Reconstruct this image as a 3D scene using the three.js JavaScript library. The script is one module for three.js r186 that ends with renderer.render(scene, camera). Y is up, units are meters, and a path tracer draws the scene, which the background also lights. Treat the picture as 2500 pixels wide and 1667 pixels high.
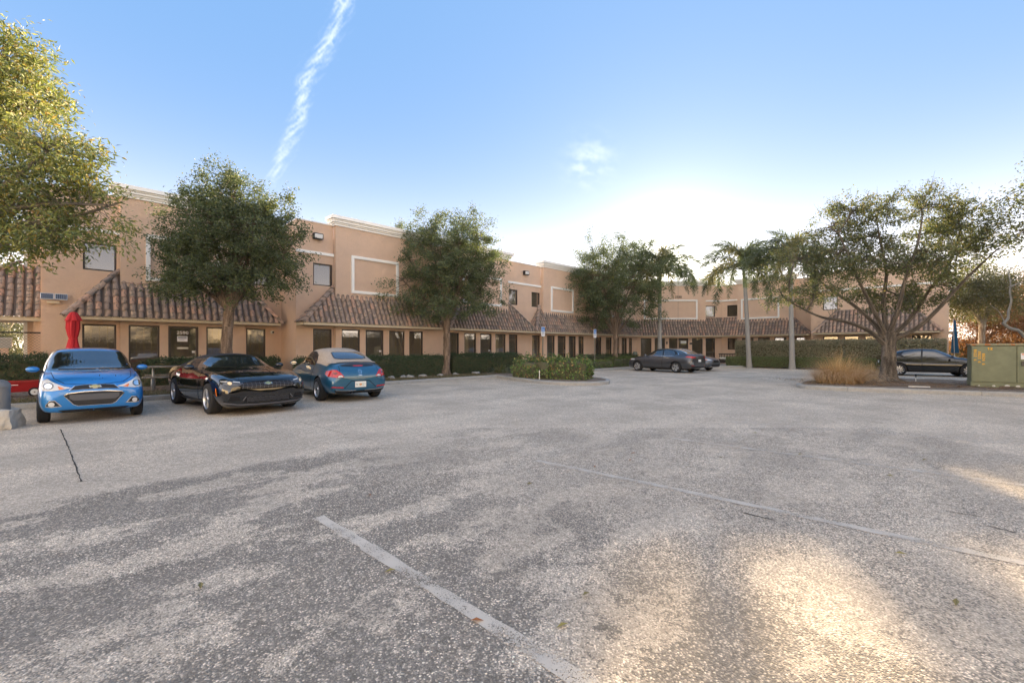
import * as THREE from 'three';
import { mergeGeometries, mergeVertices, toCreasedNormals } from 'three/addons/utils/BufferGeometryUtils.js';
import { RoundedBoxGeometry } from 'three/addons/geometries/RoundedBoxGeometry.js';
import { TessellateModifier } from 'three/addons/modifiers/TessellateModifier.js';
import { TextGeometry } from 'three/addons/geometries/TextGeometry.js';
import { FontLoader } from 'three/addons/loaders/FontLoader.js';
import { MeshBVH } from 'three-mesh-bvh';
import { Brush, Evaluator, SUBTRACTION } from 'three-bvh-csg';
import { createNoise2D, createNoise3D } from 'simplex-noise';

// ---------------------------------------------------------------- camera
// The photograph is 2500 x 1667; F is its focal length in those pixels, CY its horizon line, EYE the lens height in metres.
const F = 1080, CX = 1250, CY = 849, EYE = 1.48;
const scene = new THREE.Scene();
const camera = new THREE.PerspectiveCamera(2 * Math.atan(833.5 / F) * 180 / Math.PI, 2500 / 1667, 0.1, 600);
camera.position.set(0, EYE, 0);
camera.lookAt(0, EYE, -10);
camera.setViewOffset(2500, 1667, 0, 833.5 - CY, 2500, 1667);

// ---------------------------------------------------------------- sky, sun, exposure
const SUN_AZ = Math.atan2(1630 - CX, F), SUN_EL = Math.atan2(CY - 628, Math.hypot(F, 1630 - CX));
const sunDir = new THREE.Vector3(Math.sin(SUN_AZ) * Math.cos(SUN_EL), Math.sin(SUN_EL), -Math.cos(SUN_AZ) * Math.cos(SUN_EL));
const EXPOSURE = 6.7;

function mulberry(a) { return () => { a = (a + 0x6d2b79f5) | 0; let t = Math.imul(a ^ (a >>> 15), 1 | a); t = (t + Math.imul(t ^ (t >>> 7), 61 | t)) ^ t; return ((t ^ (t >>> 14)) >>> 0) / 4294967296; }; }
const rnd = mulberry(7);
const R = (a, b, r = rnd) => a + (b - a) * r();
const gauss = (r = rnd) => (r() + r() + r() + r() - 2) * 1.22;
const n2 = createNoise2D(mulberry(11)), n3 = createNoise3D(mulberry(12));
const fbm = (x, y, o = 4) => { let a = 0, s = 0.5, f = 1; for (let i = 0; i < o; i++) { a += s * n2(x * f + 17 * i, y * f - 9 * i); s *= 0.5; f *= 2.03; } return a; };
const clamp = (x, a = 0, b = 1) => Math.min(b, Math.max(a, x));
const smooth = (a, b, x) => { const t = clamp((x - a) / (b - a)); return t * t * (3 - 2 * t); };
const lerp = (a, b, t) => a + (b - a) * t;
const rad = (d) => d * Math.PI / 180;

function pixelDir(px, py) { return new THREE.Vector3((px - CX) / F, (CY - py) / F, -1).normalize(); }
function makeSky() {
  const W = 3072, H = 1536, data = new Float32Array(W * H * 4), v = new THREE.Vector3();
  const trail = [[850, -30], [840, 0], [808, 96], [744, 202], [733, 276], [702, 351], [664, 440]].map(([x, y]) => pixelDir(x, y));
  const wisp = pixelDir(1440, 395), a = new THREE.Vector3(), b = new THREE.Vector3(), q = new THREE.Vector3();
  for (let j = 0; j < H; j++) {
    const el = ((j + 0.5) / H - 0.5) * Math.PI, deg = Math.max(0, el * 180 / Math.PI);
    for (let i = 0; i < W; i++) {
      const az = ((i + 0.5) / W - 0.5) * 2 * Math.PI;
      v.set(Math.cos(el) * Math.cos(az), Math.sin(el), Math.cos(el) * Math.sin(az));
      const g = Math.acos(clamp(v.dot(sunDir), -1, 1)) * 180 / Math.PI;
      const hz = Math.exp(-deg / 5.5), mid = Math.exp(-deg / 26), ph = 1 + 1.15 * Math.max(0, -Math.cos(g * Math.PI / 180)) ** 2;
      // thin blue air overhead, brighter opposite the sun; thick warm haze along the horizon; white forward-scattered light round the sun
      const g1 = Math.exp(-g / 2.3) * 0.5, g2 = Math.exp(-g / 14) * 0.09;
      let r = lerp(0.033, 0.05, mid) * ph + hz * 1.1 + g1 + g2, gr = lerp(0.069, 0.093, mid) * ph + hz * 0.86 + g1 * 0.9 + g2 * 0.87, bl = lerp(0.132, 0.162, mid) * ph + hz * 0.6 + g1 * 0.72 + g2 * 0.72;
      // a thin veil of high cloud on the side away from the sun, streaked as in window reflections, but added bright and warm to light the facade
      const veil = smooth(0.15, -0.6, Math.cos(g * Math.PI / 180)) * smooth(2, 16, deg) * (0.62 + 0.5 * fbm(v.x * 1.6 + 5, v.y * 7 + v.z * 1.2, 4));
      r = lerp(r, 0.4, veil); gr = lerp(gr, 0.345, veil); bl = lerp(bl, 0.295, veil);
      let c = 0;
      if (deg > 8 && deg < 50 && g < 75) {
        for (let k = 0; k + 1 < trail.length; k++) {
          a.copy(trail[k]); b.copy(trail[k + 1]); q.copy(b).sub(a);
          const t = clamp(v.clone().sub(a).dot(q) / q.lengthSq());
          const d = v.distanceTo(q.multiplyScalar(t).add(a)) * 57.3;
          if (d > 2.4) continue;
          const side = Math.sign((v.x - q.x) + (v.y - q.y) * 0.4), n = clamp(0.42 + 0.95 * fbm((k + t) * 2.4 + side * d * 1.6, side * d * 0.9 + 3, 5) + 0.3 * fbm((k + t) * 9, side * d * 4, 3));
          const w = 0.28 + 0.5 * n * lerp(0.7, 1.0, Math.sin((k + t) * 1.1) * 0.5 + 0.5);
          const fade = smooth(0, 0.7, k + t) * (1 - smooth(4.8, 6, k + t) * 0.8);
          c = Math.max(c, Math.exp(-((d / w) ** 2)) * n * lerp(0.2, 0.4, fade));
        }
        const dw = v.distanceTo(wisp) * 57.3;
        if (dw < 6) c = Math.max(c, Math.exp(-((dw / 2.2) ** 2)) * clamp(0.3 + fbm(v.x * 16 + v.y * 9, v.y * 26, 4) * 1.2) * 0.3);
      }
      const o = (j * W + i) * 4;
      data[o] = lerp(r, Math.max(r, 0.28), c) + 0.04 * c; data[o + 1] = lerp(gr, Math.max(gr, 0.28), c) + 0.035 * c; data[o + 2] = lerp(bl, Math.max(bl, 0.29), c) + 0.02 * c; data[o + 3] = 1;
    }
  }
  const t = new THREE.DataTexture(data, W, H, THREE.RGBAFormat, THREE.FloatType);
  t.mapping = THREE.EquirectangularReflectionMapping; t.magFilter = THREE.LinearFilter; t.minFilter = THREE.LinearFilter; t.needsUpdate = true;
  return t;
}
const skyTexture = makeSky();
scene.background = skyTexture;
scene.environment = skyTexture;

const sun = new THREE.DirectionalLight(new THREE.Color().setRGB(1.0, 0.76, 0.47), 5);
sun.target.position.set(0, 0, -15);
sun.position.copy(sunDir).multiplyScalar(120).add(sun.target.position);
sun.castShadow = true;
sun.shadow.mapSize.set(4096, 4096);
Object.assign(sun.shadow.camera, { left: -60, right: 60, top: 50, bottom: -50, near: 10, far: 260 });
scene.add(sun, sun.target);

// ---------------------------------------------------------------- helpers
const V3 = (x, y, z) => new THREE.Vector3(x, y, z);
const gx = (px, py, h = 0) => { const D = (EYE - h) * F / (py - CY); return [(px - CX) / F * D, D]; };   // a pixel on ground of height h: [X, depth]
const atD = (px, py, D) => V3((px - CX) / F * D, EYE + (CY - py) * D / F, -D);                            // a pixel at a known depth
const used = new Map();
function numbered(n) { const k = used.get(n) ?? 0; used.set(n, k + 1); return k ? n + '_' + String(k).padStart(3, '0') : n; }
const shadows = (o) => { o.castShadow = true; o.receiveShadow = true; return o; };
function obj(name, geo, mat, parent) {
  const g = Array.isArray(geo) ? merge(geo) : geo;
  const m = shadows(new THREE.Mesh(g, mat));
  m.name = parent ? name : numbered(name);
  (parent ?? scene).add(m);
  return m;
}
function group(name, parent) { const g = new THREE.Group(); g.name = name; parent.add(g); return g; }
function thing(name, label, category, pos = [0, 0, 0], turn = 0, grp) {
  const o = new THREE.Group(); o.name = numbered(name); scene.add(o);
  o.position.set(...pos); o.rotation.y = turn;
  return tag(o, label, category, grp);
}
function tag(o, label, category, grp, kind) { o.userData = { ...o.userData, label, category }; if (grp) o.userData.group = grp; if (kind) o.userData.kind = kind; return o; }
function structure(o) { o.userData.kind = 'structure'; return o; }
function stuff(o) { o.userData.kind = 'stuff'; return o; }
function merge(list) {
  const flat = list.map((g) => { const h = g.index ? g.toNonIndexed() : g; for (const k of Object.keys(h.attributes)) if (!['position', 'normal', 'uv'].includes(k)) h.deleteAttribute(k); if (!h.attributes.uv) h.setAttribute('uv', new THREE.BufferAttribute(new Float32Array(h.attributes.position.count * 2), 2)); return h; });
  return mergeGeometries(flat);
}
const bx = (w, h, d, x = 0, y = 0, z = 0, rx = 0, ry = 0, rz = 0) => { const g = new THREE.BoxGeometry(w, h, d); if (rx || ry || rz) g.applyMatrix4(new THREE.Matrix4().makeRotationFromEuler(new THREE.Euler(rx, ry, rz))); return g.translate(x, y, z); };
const rbx = (w, h, d, r, x = 0, y = 0, z = 0) => new RoundedBoxGeometry(w, h, d, 2, r).translate(x, y, z);
const cy = (r0, r1, h, x = 0, y = 0, z = 0, n = 16) => new THREE.CylinderGeometry(r0, r1, h, n).translate(x, y, z);
function bar(a, b, r, n = 8, r2 = r) {
  const d = b.clone().sub(a), g = new THREE.CylinderGeometry(r2, r, d.length(), n);
  return g.applyQuaternion(new THREE.Quaternion().setFromUnitVectors(V3(0, 1, 0), d.clone().normalize())).translate((a.x + b.x) / 2, (a.y + b.y) / 2, (a.z + b.z) / 2);
}
const tube = (pts, r, seg = 24, n = 8) => new THREE.TubeGeometry(new THREE.CatmullRomCurve3(pts), seg, r, n);
function boxUV(g, s = 1) {   // uv in metres, taken from the axis each face looks along
  const h = g.index ? g.toNonIndexed() : g; if (!h.attributes.normal) h.computeVertexNormals();
  const p = h.attributes.position, n = h.attributes.normal, uv = new Float32Array(p.count * 2);
  for (let i = 0; i < p.count; i += 3) {
    const ax = Math.abs(n.getX(i) + n.getX(i + 1) + n.getX(i + 2)), ay = Math.abs(n.getY(i) + n.getY(i + 1) + n.getY(i + 2)), az = Math.abs(n.getZ(i) + n.getZ(i + 1) + n.getZ(i + 2));
    for (let k = i; k < i + 3; k++) {
      const [u, v] = ay >= ax && ay >= az ? [p.getX(k), p.getZ(k)] : ax >= az ? [p.getZ(k), p.getY(k)] : [p.getX(k), p.getY(k)];
      uv[k * 2] = u * s; uv[k * 2 + 1] = v * s;
    }
  }
  h.setAttribute('uv', new THREE.BufferAttribute(uv, 2));
  return h;
}

// ---------------------------------------------------------------- textures and materials
function dataTex(size, fn, srgb, repeat = 1) {
  const d = new Uint8Array(size * size * 4);
  for (let y = 0; y < size; y++) for (let x = 0; x < size; x++) { const c = fn(x / size, y / size, x, y), o = (y * size + x) * 4; if (typeof c === 'number') d[o] = d[o + 1] = d[o + 2] = clamp(c) * 255; else { d[o] = clamp(c[0]) * 255; d[o + 1] = clamp(c[1]) * 255; d[o + 2] = clamp(c[2]) * 255; } d[o + 3] = typeof c === 'number' || c.length < 4 ? 255 : clamp(c[3]) * 255; }
  const t = new THREE.DataTexture(d, size, size); t.wrapS = t.wrapT = THREE.RepeatWrapping; t.magFilter = THREE.LinearFilter; t.minFilter = THREE.LinearMipmapLinearFilter; t.generateMipmaps = true;
  t.repeat.set(repeat, repeat); if (srgb) t.colorSpace = THREE.SRGBColorSpace; t.needsUpdate = true; return t;
}
// noise that repeats after one unit
function tileNoise(seed, size) { const r = mulberry(seed), g = Float32Array.from({ length: size * size }, () => r()); return (u, v) => { const x = (((u % 1) + 1) % 1) * size, y = (((v % 1) + 1) % 1) * size, i = Math.floor(x), j = Math.floor(y), a = x - i, b = y - j, s = a * a * (3 - 2 * a), t = b * b * (3 - 2 * b), at = (p, q) => g[(q % size) * size + (p % size)]; return lerp(lerp(at(i, j), at(i + 1, j), s), lerp(at(i, j + 1), at(i + 1, j + 1), s), t); }; }
function tileFbm(seed, base, oct = 4) { const ns = Array.from({ length: oct }, (_, k) => tileNoise(seed + k, base << k)); return (u, v) => { let a = 0, s = 0.5, w = 0; for (const n of ns) { a += s * n(u, v); w += s; s *= 0.55; } return a / w; }; }
const toS = (c) => (c <= 0.0031308 ? c * 12.92 : 1.055 * c ** (1 / 2.4) - 0.055);
const col = (r, g, b) => new THREE.Color().setRGB(r, g, b);
const std = (c, roughness = 0.8, extra = {}) => new THREE.MeshStandardMaterial({ color: Array.isArray(c) ? col(...c) : c, roughness, ...extra });
const phys = (c, roughness, extra = {}) => new THREE.MeshPhysicalMaterial({ color: Array.isArray(c) ? col(...c) : c, roughness, ...extra });
// ---------------------------------------------------------------- asphalt
const asphaltSize = 2048;
// aggregate: jittered stones about a centimetre across in dark binder, each its own tone
function stones(cells, seed) {
  const r = mulberry(seed), px = new Float32Array(cells * cells), py = px.slice(), tone = px.slice(), rad_ = px.slice();
  for (let i = 0; i < cells * cells; i++) { px[i] = r(); py[i] = r(); tone[i] = r(); rad_[i] = 0.42 + 0.3 * r(); }
  return (u, v) => {
    const x = u * cells, y = v * cells, ix = Math.floor(x), iy = Math.floor(y); let best = 9, t = 0, rr = 0.5;
    for (let j = -1; j < 2; j++) for (let i = -1; i < 2; i++) { const k = ((iy + j + cells) % cells) * cells + ((ix + i + cells) % cells), dx = ix + i + px[k] - x, dy = iy + j + py[k] - y, d = dx * dx + dy * dy; if (d < best) { best = d; t = tone[k]; rr = rad_[k]; } }
    return [Math.sqrt(best) / rr, t];
  };
}
const aggA = stones(540, 3), blotch = tileFbm(21, 6, 6), fine = tileFbm(31, 160, 3);
const ASPH = 5;   // metres that one texture covers
// tone of the surface at a point of the repeating pattern; sealed: how much of the old black seal coat still covers the stones there
function asphaltTone(u, v, sealed) {
  const [d, t] = aggA(u, v), b = blotch(u, v), f = fine(u, v), worn = smooth(0.35, 0.65, b + (f - 0.5) * 0.3), top = clamp(1.15 - d);
  const binder = 0.125 + 0.11 * f, stone = 0.16 + 0.36 * t * t + 0.07 * (f - 0.5), h = clamp(top * (0.5 + 0.5 * worn) + 0.15 * f);
  let c = lerp(binder, stone, smooth(0.05, 0.45, top) * lerp(0.45, 0.95, worn)) * lerp(0.86, 1.12, b), w = 0;
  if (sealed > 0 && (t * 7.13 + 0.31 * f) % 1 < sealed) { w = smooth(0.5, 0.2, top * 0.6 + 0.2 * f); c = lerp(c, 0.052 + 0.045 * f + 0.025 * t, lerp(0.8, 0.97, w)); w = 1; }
  return [c, h, w];
}
const asphaltRGB = (c, w) => [toS(c * lerp(2.22, 2.12, w)), toS(c * lerp(1.89, 1.88, w)), toS(c * lerp(1.5, 1.58, w))];
let asphH = new Float32Array(asphaltSize * asphaltSize);
const asphaltMap = dataTex(asphaltSize, (u, v, x, y) => { const [c, h] = asphaltTone(u, v, 0); asphH[y * asphaltSize + x] = h; return asphaltRGB(c, 0); }, true, 1 / ASPH);
const asphaltBump = dataTex(asphaltSize, (u, v, x, y) => asphH[y * asphaltSize + x], false, 1 / ASPH);
asphH = null;
const asphaltMat = new THREE.MeshPhysicalMaterial({ map: asphaltMap, bumpMap: asphaltBump, bumpScale: 0.004, roughness: 1, specularIntensity: 0.25, vertexColors: true });

const AD = [0.701, 0.713], AN = [0.713, -0.701];        // along the long facade, and out of it towards the lot
// paving lanes differ a little in tone
const laneTone = (X, D) => { const s = X * AD[0] + D * AD[1], c = D * 0.701 - X * 0.713; return 1.1 + 0.13 * fbm(s * 0.1, c * 0.85 + 30, 4) + 0.05 * fbm(X * 3.3, D * 3.3 + 7, 3); };
// share of the stones still under seal coat: the bays this side of the lane keep it in ragged patches, worn through where wheels turn in
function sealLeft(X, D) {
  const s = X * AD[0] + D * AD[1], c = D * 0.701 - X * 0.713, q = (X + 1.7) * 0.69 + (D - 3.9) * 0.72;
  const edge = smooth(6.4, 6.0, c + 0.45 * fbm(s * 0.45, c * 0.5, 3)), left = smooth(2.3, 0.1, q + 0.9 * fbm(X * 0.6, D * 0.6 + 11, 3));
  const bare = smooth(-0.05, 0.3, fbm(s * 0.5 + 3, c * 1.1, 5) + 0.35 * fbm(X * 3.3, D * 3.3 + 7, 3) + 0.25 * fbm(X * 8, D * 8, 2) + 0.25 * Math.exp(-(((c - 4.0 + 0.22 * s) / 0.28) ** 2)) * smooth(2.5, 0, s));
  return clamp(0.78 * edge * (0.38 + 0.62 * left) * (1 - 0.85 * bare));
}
function lines(spec) { const out = []; for (const [a, b, st] of spec) for (let x = a; x < b - 1e-6; x += st) out.push(x); out.push(spec.at(-1)[1]); return out; }
function sheet(xs, ds, y, tint, s = 1) {
  const nx = xs.length, nd = ds.length, p = new Float32Array(nx * nd * 3), uv = new Float32Array(nx * nd * 2), c = new Float32Array(nx * nd * 3), idx = [];
  for (let j = 0; j < nd; j++) for (let i = 0; i < nx; i++) {
    const k = j * nx + i; p[k * 3] = xs[i]; p[k * 3 + 1] = typeof y === 'function' ? y(xs[i], ds[j]) : y; p[k * 3 + 2] = -ds[j];
    uv[k * 2] = xs[i] * s; uv[k * 2 + 1] = ds[j] * s; const t = tint(xs[i], ds[j]); c[k * 3] = t[0]; c[k * 3 + 1] = t[1]; c[k * 3 + 2] = t[2];
    if (i && j) { const a = k - nx - 1, b = k - nx, d = k - 1; idx.push(a, b, k, a, k, d); }
  }
  const g = new THREE.BufferGeometry(); g.setAttribute('position', new THREE.BufferAttribute(p, 3)); g.setAttribute('uv', new THREE.BufferAttribute(uv, 2)); g.setAttribute('color', new THREE.BufferAttribute(c, 3)); g.setIndex(idx); g.computeVertexNormals(); return g;
}
{
  const tint = (X, D) => { const k = laneTone(X, D); return [k, k, k]; }, NX = 7, ND0 = 1.2, ND1 = 8.2;
  const lot = structure(new THREE.Group()); lot.name = 'parking_lot'; scene.add(lot);
  const far = [[[[-36, -7, 0.5]], [[-30, 42, 0.5]]], [[[7, 52, 0.5]], [[-30, 42, 0.5]]], [[[-7, 7, 0.35]], [[8.2, 20, 0.3], [20, 42, 0.5]]], [[[-7, 7, 0.5]], [[-30, 1.2, 1.2]]]];
  for (const [a, b] of far) obj('paved_lane', sheet(lines(a), lines(b), 0, tint), asphaltMat, lot);
  // the bays next to the lens: their own map, so that the worn seal coat is not repeated
  for (const side of [-1, 1]) {
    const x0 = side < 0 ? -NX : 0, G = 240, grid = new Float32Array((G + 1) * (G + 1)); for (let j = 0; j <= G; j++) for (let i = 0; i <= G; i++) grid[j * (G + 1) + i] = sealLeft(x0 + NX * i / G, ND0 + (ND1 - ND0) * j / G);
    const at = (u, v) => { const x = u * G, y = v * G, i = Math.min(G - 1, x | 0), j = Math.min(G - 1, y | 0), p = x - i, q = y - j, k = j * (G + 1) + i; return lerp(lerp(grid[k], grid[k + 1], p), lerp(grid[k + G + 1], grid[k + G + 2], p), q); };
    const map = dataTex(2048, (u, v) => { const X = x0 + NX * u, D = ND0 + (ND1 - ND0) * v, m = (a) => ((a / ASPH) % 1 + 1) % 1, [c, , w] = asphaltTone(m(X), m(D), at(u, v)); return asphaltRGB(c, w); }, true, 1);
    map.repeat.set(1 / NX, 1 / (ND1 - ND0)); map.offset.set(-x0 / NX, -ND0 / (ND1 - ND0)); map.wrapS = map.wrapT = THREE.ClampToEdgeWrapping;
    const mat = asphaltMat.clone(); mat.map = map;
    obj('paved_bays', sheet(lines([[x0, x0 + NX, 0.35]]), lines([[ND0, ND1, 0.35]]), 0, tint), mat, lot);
  }
  asphaltBump.needsUpdate = true;
}
const mulchN = tileFbm(41, 24, 5), mulchF = tileFbm(47, 128, 2);
const soilMap = dataTex(512, (u, v) => { const a = mulchN(u, v * 1), b = mulchF(u, v), k = 0.09 + 0.16 * a + 0.2 * (b - 0.5); return [toS(k * 1.25), toS(k * 0.98), toS(k * 0.75)]; }, true, 1 / 1.2);
const soilBump = dataTex(512, (u, v) => mulchN(u, v) * 0.6 + mulchF(u, v) * 0.4, false, 1 / 1.2);
const soilMat = new THREE.MeshStandardMaterial({ map: soilMap, bumpMap: soilBump, bumpScale: 0.03, roughness: 1 });
const concN = tileFbm(51, 8, 6), concF = tileFbm(57, 256, 2);
const concMap = dataTex(512, (u, v) => { const k = (0.33 + 0.16 * (concN(u, v) - 0.5) + 0.16 * (concF(u, v) - 0.5)); return [toS(k * 1.03), toS(k), toS(k * 0.92)]; }, true, 1 / 1.5);
const concBump = dataTex(512, (u, v) => concF(u, v) * 0.7 + concN(u, v) * 0.3, false, 1 / 1.5);
const concMat = new THREE.MeshStandardMaterial({ map: concMap, bumpMap: concBump, bumpScale: 0.004, roughness: 0.93 });
const paleConcMat = new THREE.MeshStandardMaterial({ map: concMap, bumpMap: concBump, bumpScale: 0.003, roughness: 0.9, color: col(1.25, 1.22, 1.18) });
{
  const land = new THREE.Mesh(new THREE.CircleGeometry(420, 64).rotateX(-Math.PI / 2).translate(0, -0.06, 0), new THREE.MeshStandardMaterial({ color: col(0.11, 0.12, 0.055), roughness: 1 }));
  land.name = 'ground'; land.receiveShadow = true; structure(land); scene.add(land);
}
function poly(pts, y, uvs = 1) {   // flat polygon of [X, depth] points
  const s = new THREE.Shape(pts.map(([x, d]) => new THREE.Vector2(x, d))), g = new THREE.ShapeGeometry(s).rotateX(-Math.PI / 2);
  return g.translate(0, y, 0);
}
// raised bed with a gently uneven top
function bed(name, pts, y, mat, cell = 0.35, rough = 0.03) {
  const base = poly(pts, 0), tess = mergeVertices(new TessellateModifier(cell, 8).modify(base.toNonIndexed())); tess.deleteAttribute('normal');
  const p = tess.attributes.position, uv = new Float32Array(p.count * 2);
  for (let i = 0; i < p.count; i++) { uv[i * 2] = p.getX(i); uv[i * 2 + 1] = p.getZ(i); p.setY(i, y + rough * (0.5 + 0.5 * fbm(p.getX(i) * 0.9, p.getZ(i) * 0.9, 3))); }
  tess.setAttribute('uv', new THREE.BufferAttribute(uv, 2)); tess.computeVertexNormals();
  return structure(obj(name, tess, mat));
}
// kerb: a rounded concrete edge along a path, cast in lengths with joints between them
const kerbProfile = [[0, -0.05], [0, 0.105], [0.02, 0.13], [0.045, 0.14], [0.15, 0.14], [0.15, -0.05]];
function kerb(path, joint = 3.05) {
  const root = structure(new THREE.Group()); root.name = numbered('kerb'); scene.add(root);
  const curve = new THREE.CurvePath(); for (let i = 0; i + 1 < path.length; i++) curve.add(new THREE.LineCurve3(V3(path[i][0], 0, -path[i][1]), V3(path[i + 1][0], 0, -path[i + 1][1])));
  const L = curve.getLength(), n = Math.max(1, Math.round(L / joint));
  for (let k = 0; k < n; k++) {
    const a = (k / n) + 0.006 / L, b = ((k + 1) / n) - 0.006 / L, m = Math.max(2, Math.ceil((b - a) * L / 0.25));
    const pos = [], uv = [], idx = [], P = kerbProfile.length;
    for (let i = 0; i <= m; i++) {
      const t = lerp(a, b, i / m), c = curve.getPointAt(clamp(t)), e = 0.004, tan = curve.getPointAt(clamp(t + e)).sub(curve.getPointAt(clamp(t - e))).normalize(), side = V3(tan.z, 0, -tan.x);
      const wob = 0.006 * n2(c.x * 1.3, c.z * 1.3);
      kerbProfile.forEach(([w, h], q) => { pos.push(c.x + side.x * (w + wob), h + (h > 0.1 ? wob * 0.5 : 0), c.z + side.z * (w + wob)); uv.push(t * L, q * 0.09); });
      if (i) for (let q = 0; q + 1 < P; q++) { const A = (i - 1) * P + q, B = A + 1, C = i * P + q, D = C + 1; idx.push(A, B, D, A, D, C); }
    }
    for (const o of [0, m * P]) { const s = pos.length / 3; for (let q = 0; q < P; q++) { pos.push(pos[(o + q) * 3], pos[(o + q) * 3 + 1], pos[(o + q) * 3 + 2]); uv.push(kerbProfile[q][0], kerbProfile[q][1]); } for (let q = 1; q + 1 < P; q++) o ? idx.push(s, s + q + 1, s + q) : idx.push(s, s + q, s + q + 1); }
    const g = new THREE.BufferGeometry(); g.setAttribute('position', new THREE.Float32BufferAttribute(pos, 3)); g.setAttribute('uv', new THREE.Float32BufferAttribute(uv, 2)); g.setIndex(idx);
    obj('kerb_stone', toCreasedNormals(g, 0.7), concMat, root);
  }
  return root;
}
// frame of the long facade: s along it, o out of it, origin at its foot nearest the lens
const C0 = 19.7;
const A2X = (s, o) => [-0.713 * C0 + AD[0] * s + AN[0] * o, 0.701 * C0 + AD[1] * s + AN[1] * o];
const islandA = A2X(15.05, 3.8), islandF = A2X(18.3, 3.8);
// strip in front of the long facade; its kerb runs along o = 3.8 and swings round the island
const islandNose = [[0.35, 19.6], [1.2, 18.15], [1.75, 17.62], [2.6, 17.3], [3.4, 17.42], [3.95, 18.0], [4.2, 18.9], [4.1, 19.9], [3.6, 20.9], [2.6, 22.0]];
const stripEdge = [A2X(-9, 3.8), islandA, ...islandNose, islandF, A2X(29.5, 3.8)];
kerb(stripEdge);
kerb([A2X(29.5, 3.8), [10.6, 33.4], [18.1, 33.0]]);
const bedEdge = [[18.1, 33.0], [20.9, 31.1], [23.4, 28.6], [28.5, 23.6]];
kerb(bedEdge);
const inset = (pts, w) => pts.map((p, i) => { const a = pts[Math.max(0, i - 1)], b = pts[Math.min(pts.length - 1, i + 1)], dx = b[0] - a[0], dd = b[1] - a[1], l = Math.hypot(dx, dd); return [p[0] - dd / l * w, p[1] + dx / l * w]; });
bed('planting_strip', [...inset(stripEdge, 0.13), A2X(29.5, -0.2), A2X(7, -0.2), A2X(7, -2), A2X(-9, -2)], 0.1, soilMat);
bed('pavement', [A2X(29.5, 3.66), [10.6, 33.52], [18.1, 33.12], [19.6, 37.9], [17.6, 39.1], [11, 39.1], A2X(29.5, -0.2)], 0.12, paleConcMat, 0.6, 0.004);
bed('planting_bed', [...inset(bedEdge, 0.13), [31.5, 26.5], [19.5, 38.4]], 0.1, soilMat);
// island with the oak and the green cabinet
const islandR = [[14.2, 19.8], [11.7, 17.8], [10.65, 16.6], [10.55, 16.0], [10.9, 15.55], [12.4, 14.75], [15.4, 13.25], [16.1, 12.4], [16.6, 11.2]];
kerb(islandR);
bed('planting_bed', [...inset(islandR, 0.13), [24, 12], [22, 16.6], [17, 19.6]], 0.09, soilMat, 0.3, 0.09);

// ---------------------------------------------------------------- painted bay lines, cracks
const wornA = tileFbm(61, 5, 7), wornB = tileFbm(67, 200, 2);
const wornMap = (cover) => { const t = dataTex(512, (u, v) => { const k = wornA(u, v) * 0.5 + wornB(u, v) * 0.5; return k > cover ? 1 : 0; }, false, 1); return t; };
const wornAlpha = [0.42, 0.455, 0.52].map(wornMap);
const paintMat = (c, k) => new THREE.MeshStandardMaterial({ color: col(c * 1.12, c, c * 0.84), roughness: 0.8, alphaMap: wornAlpha[k], alphaTest: 0.5 });
const paintBright = paintMat(0.56, 0), paintGrey = paintMat(0.52, 1), paintFaint = paintMat(0.52, 2);
function strip(name, a, b, w, mat, y = 0.004, wob = 0) {
  const dx = b[0] - a[0], dd = b[1] - a[1], L = Math.hypot(dx, dd), nx = -dd / L, nd = dx / L, m = Math.max(2, Math.ceil(L / 0.12)), pos = [], uv = [], idx = [];
  for (let i = 0; i <= m; i++) { const t = i / m, j = wob * n2(i * 0.7 + a[0] * 5, a[1]), e = Math.min(0.012, w * 0.3) * n2(i * 0.9, a[0]); for (const s of [-1, 1]) { pos.push(a[0] + dx * t + nx * (s * w / 2 + j + e * s), y, -(a[1] + dd * t + nd * (s * w / 2 + j + e * s))); uv.push(t * L * 1.1, s * w * 0.55 + a[0]); } if (i) { const k = i * 2; idx.push(k - 2, k - 1, k + 1, k - 2, k + 1, k); } }
  const g = new THREE.BufferGeometry(); g.setAttribute('position', new THREE.Float32BufferAttribute(pos, 3)); g.setAttribute('uv', new THREE.Float32BufferAttribute(uv, 2)); g.setIndex(idx); g.computeVertexNormals();
  return structure(obj(name, g, mat));
}
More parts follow.
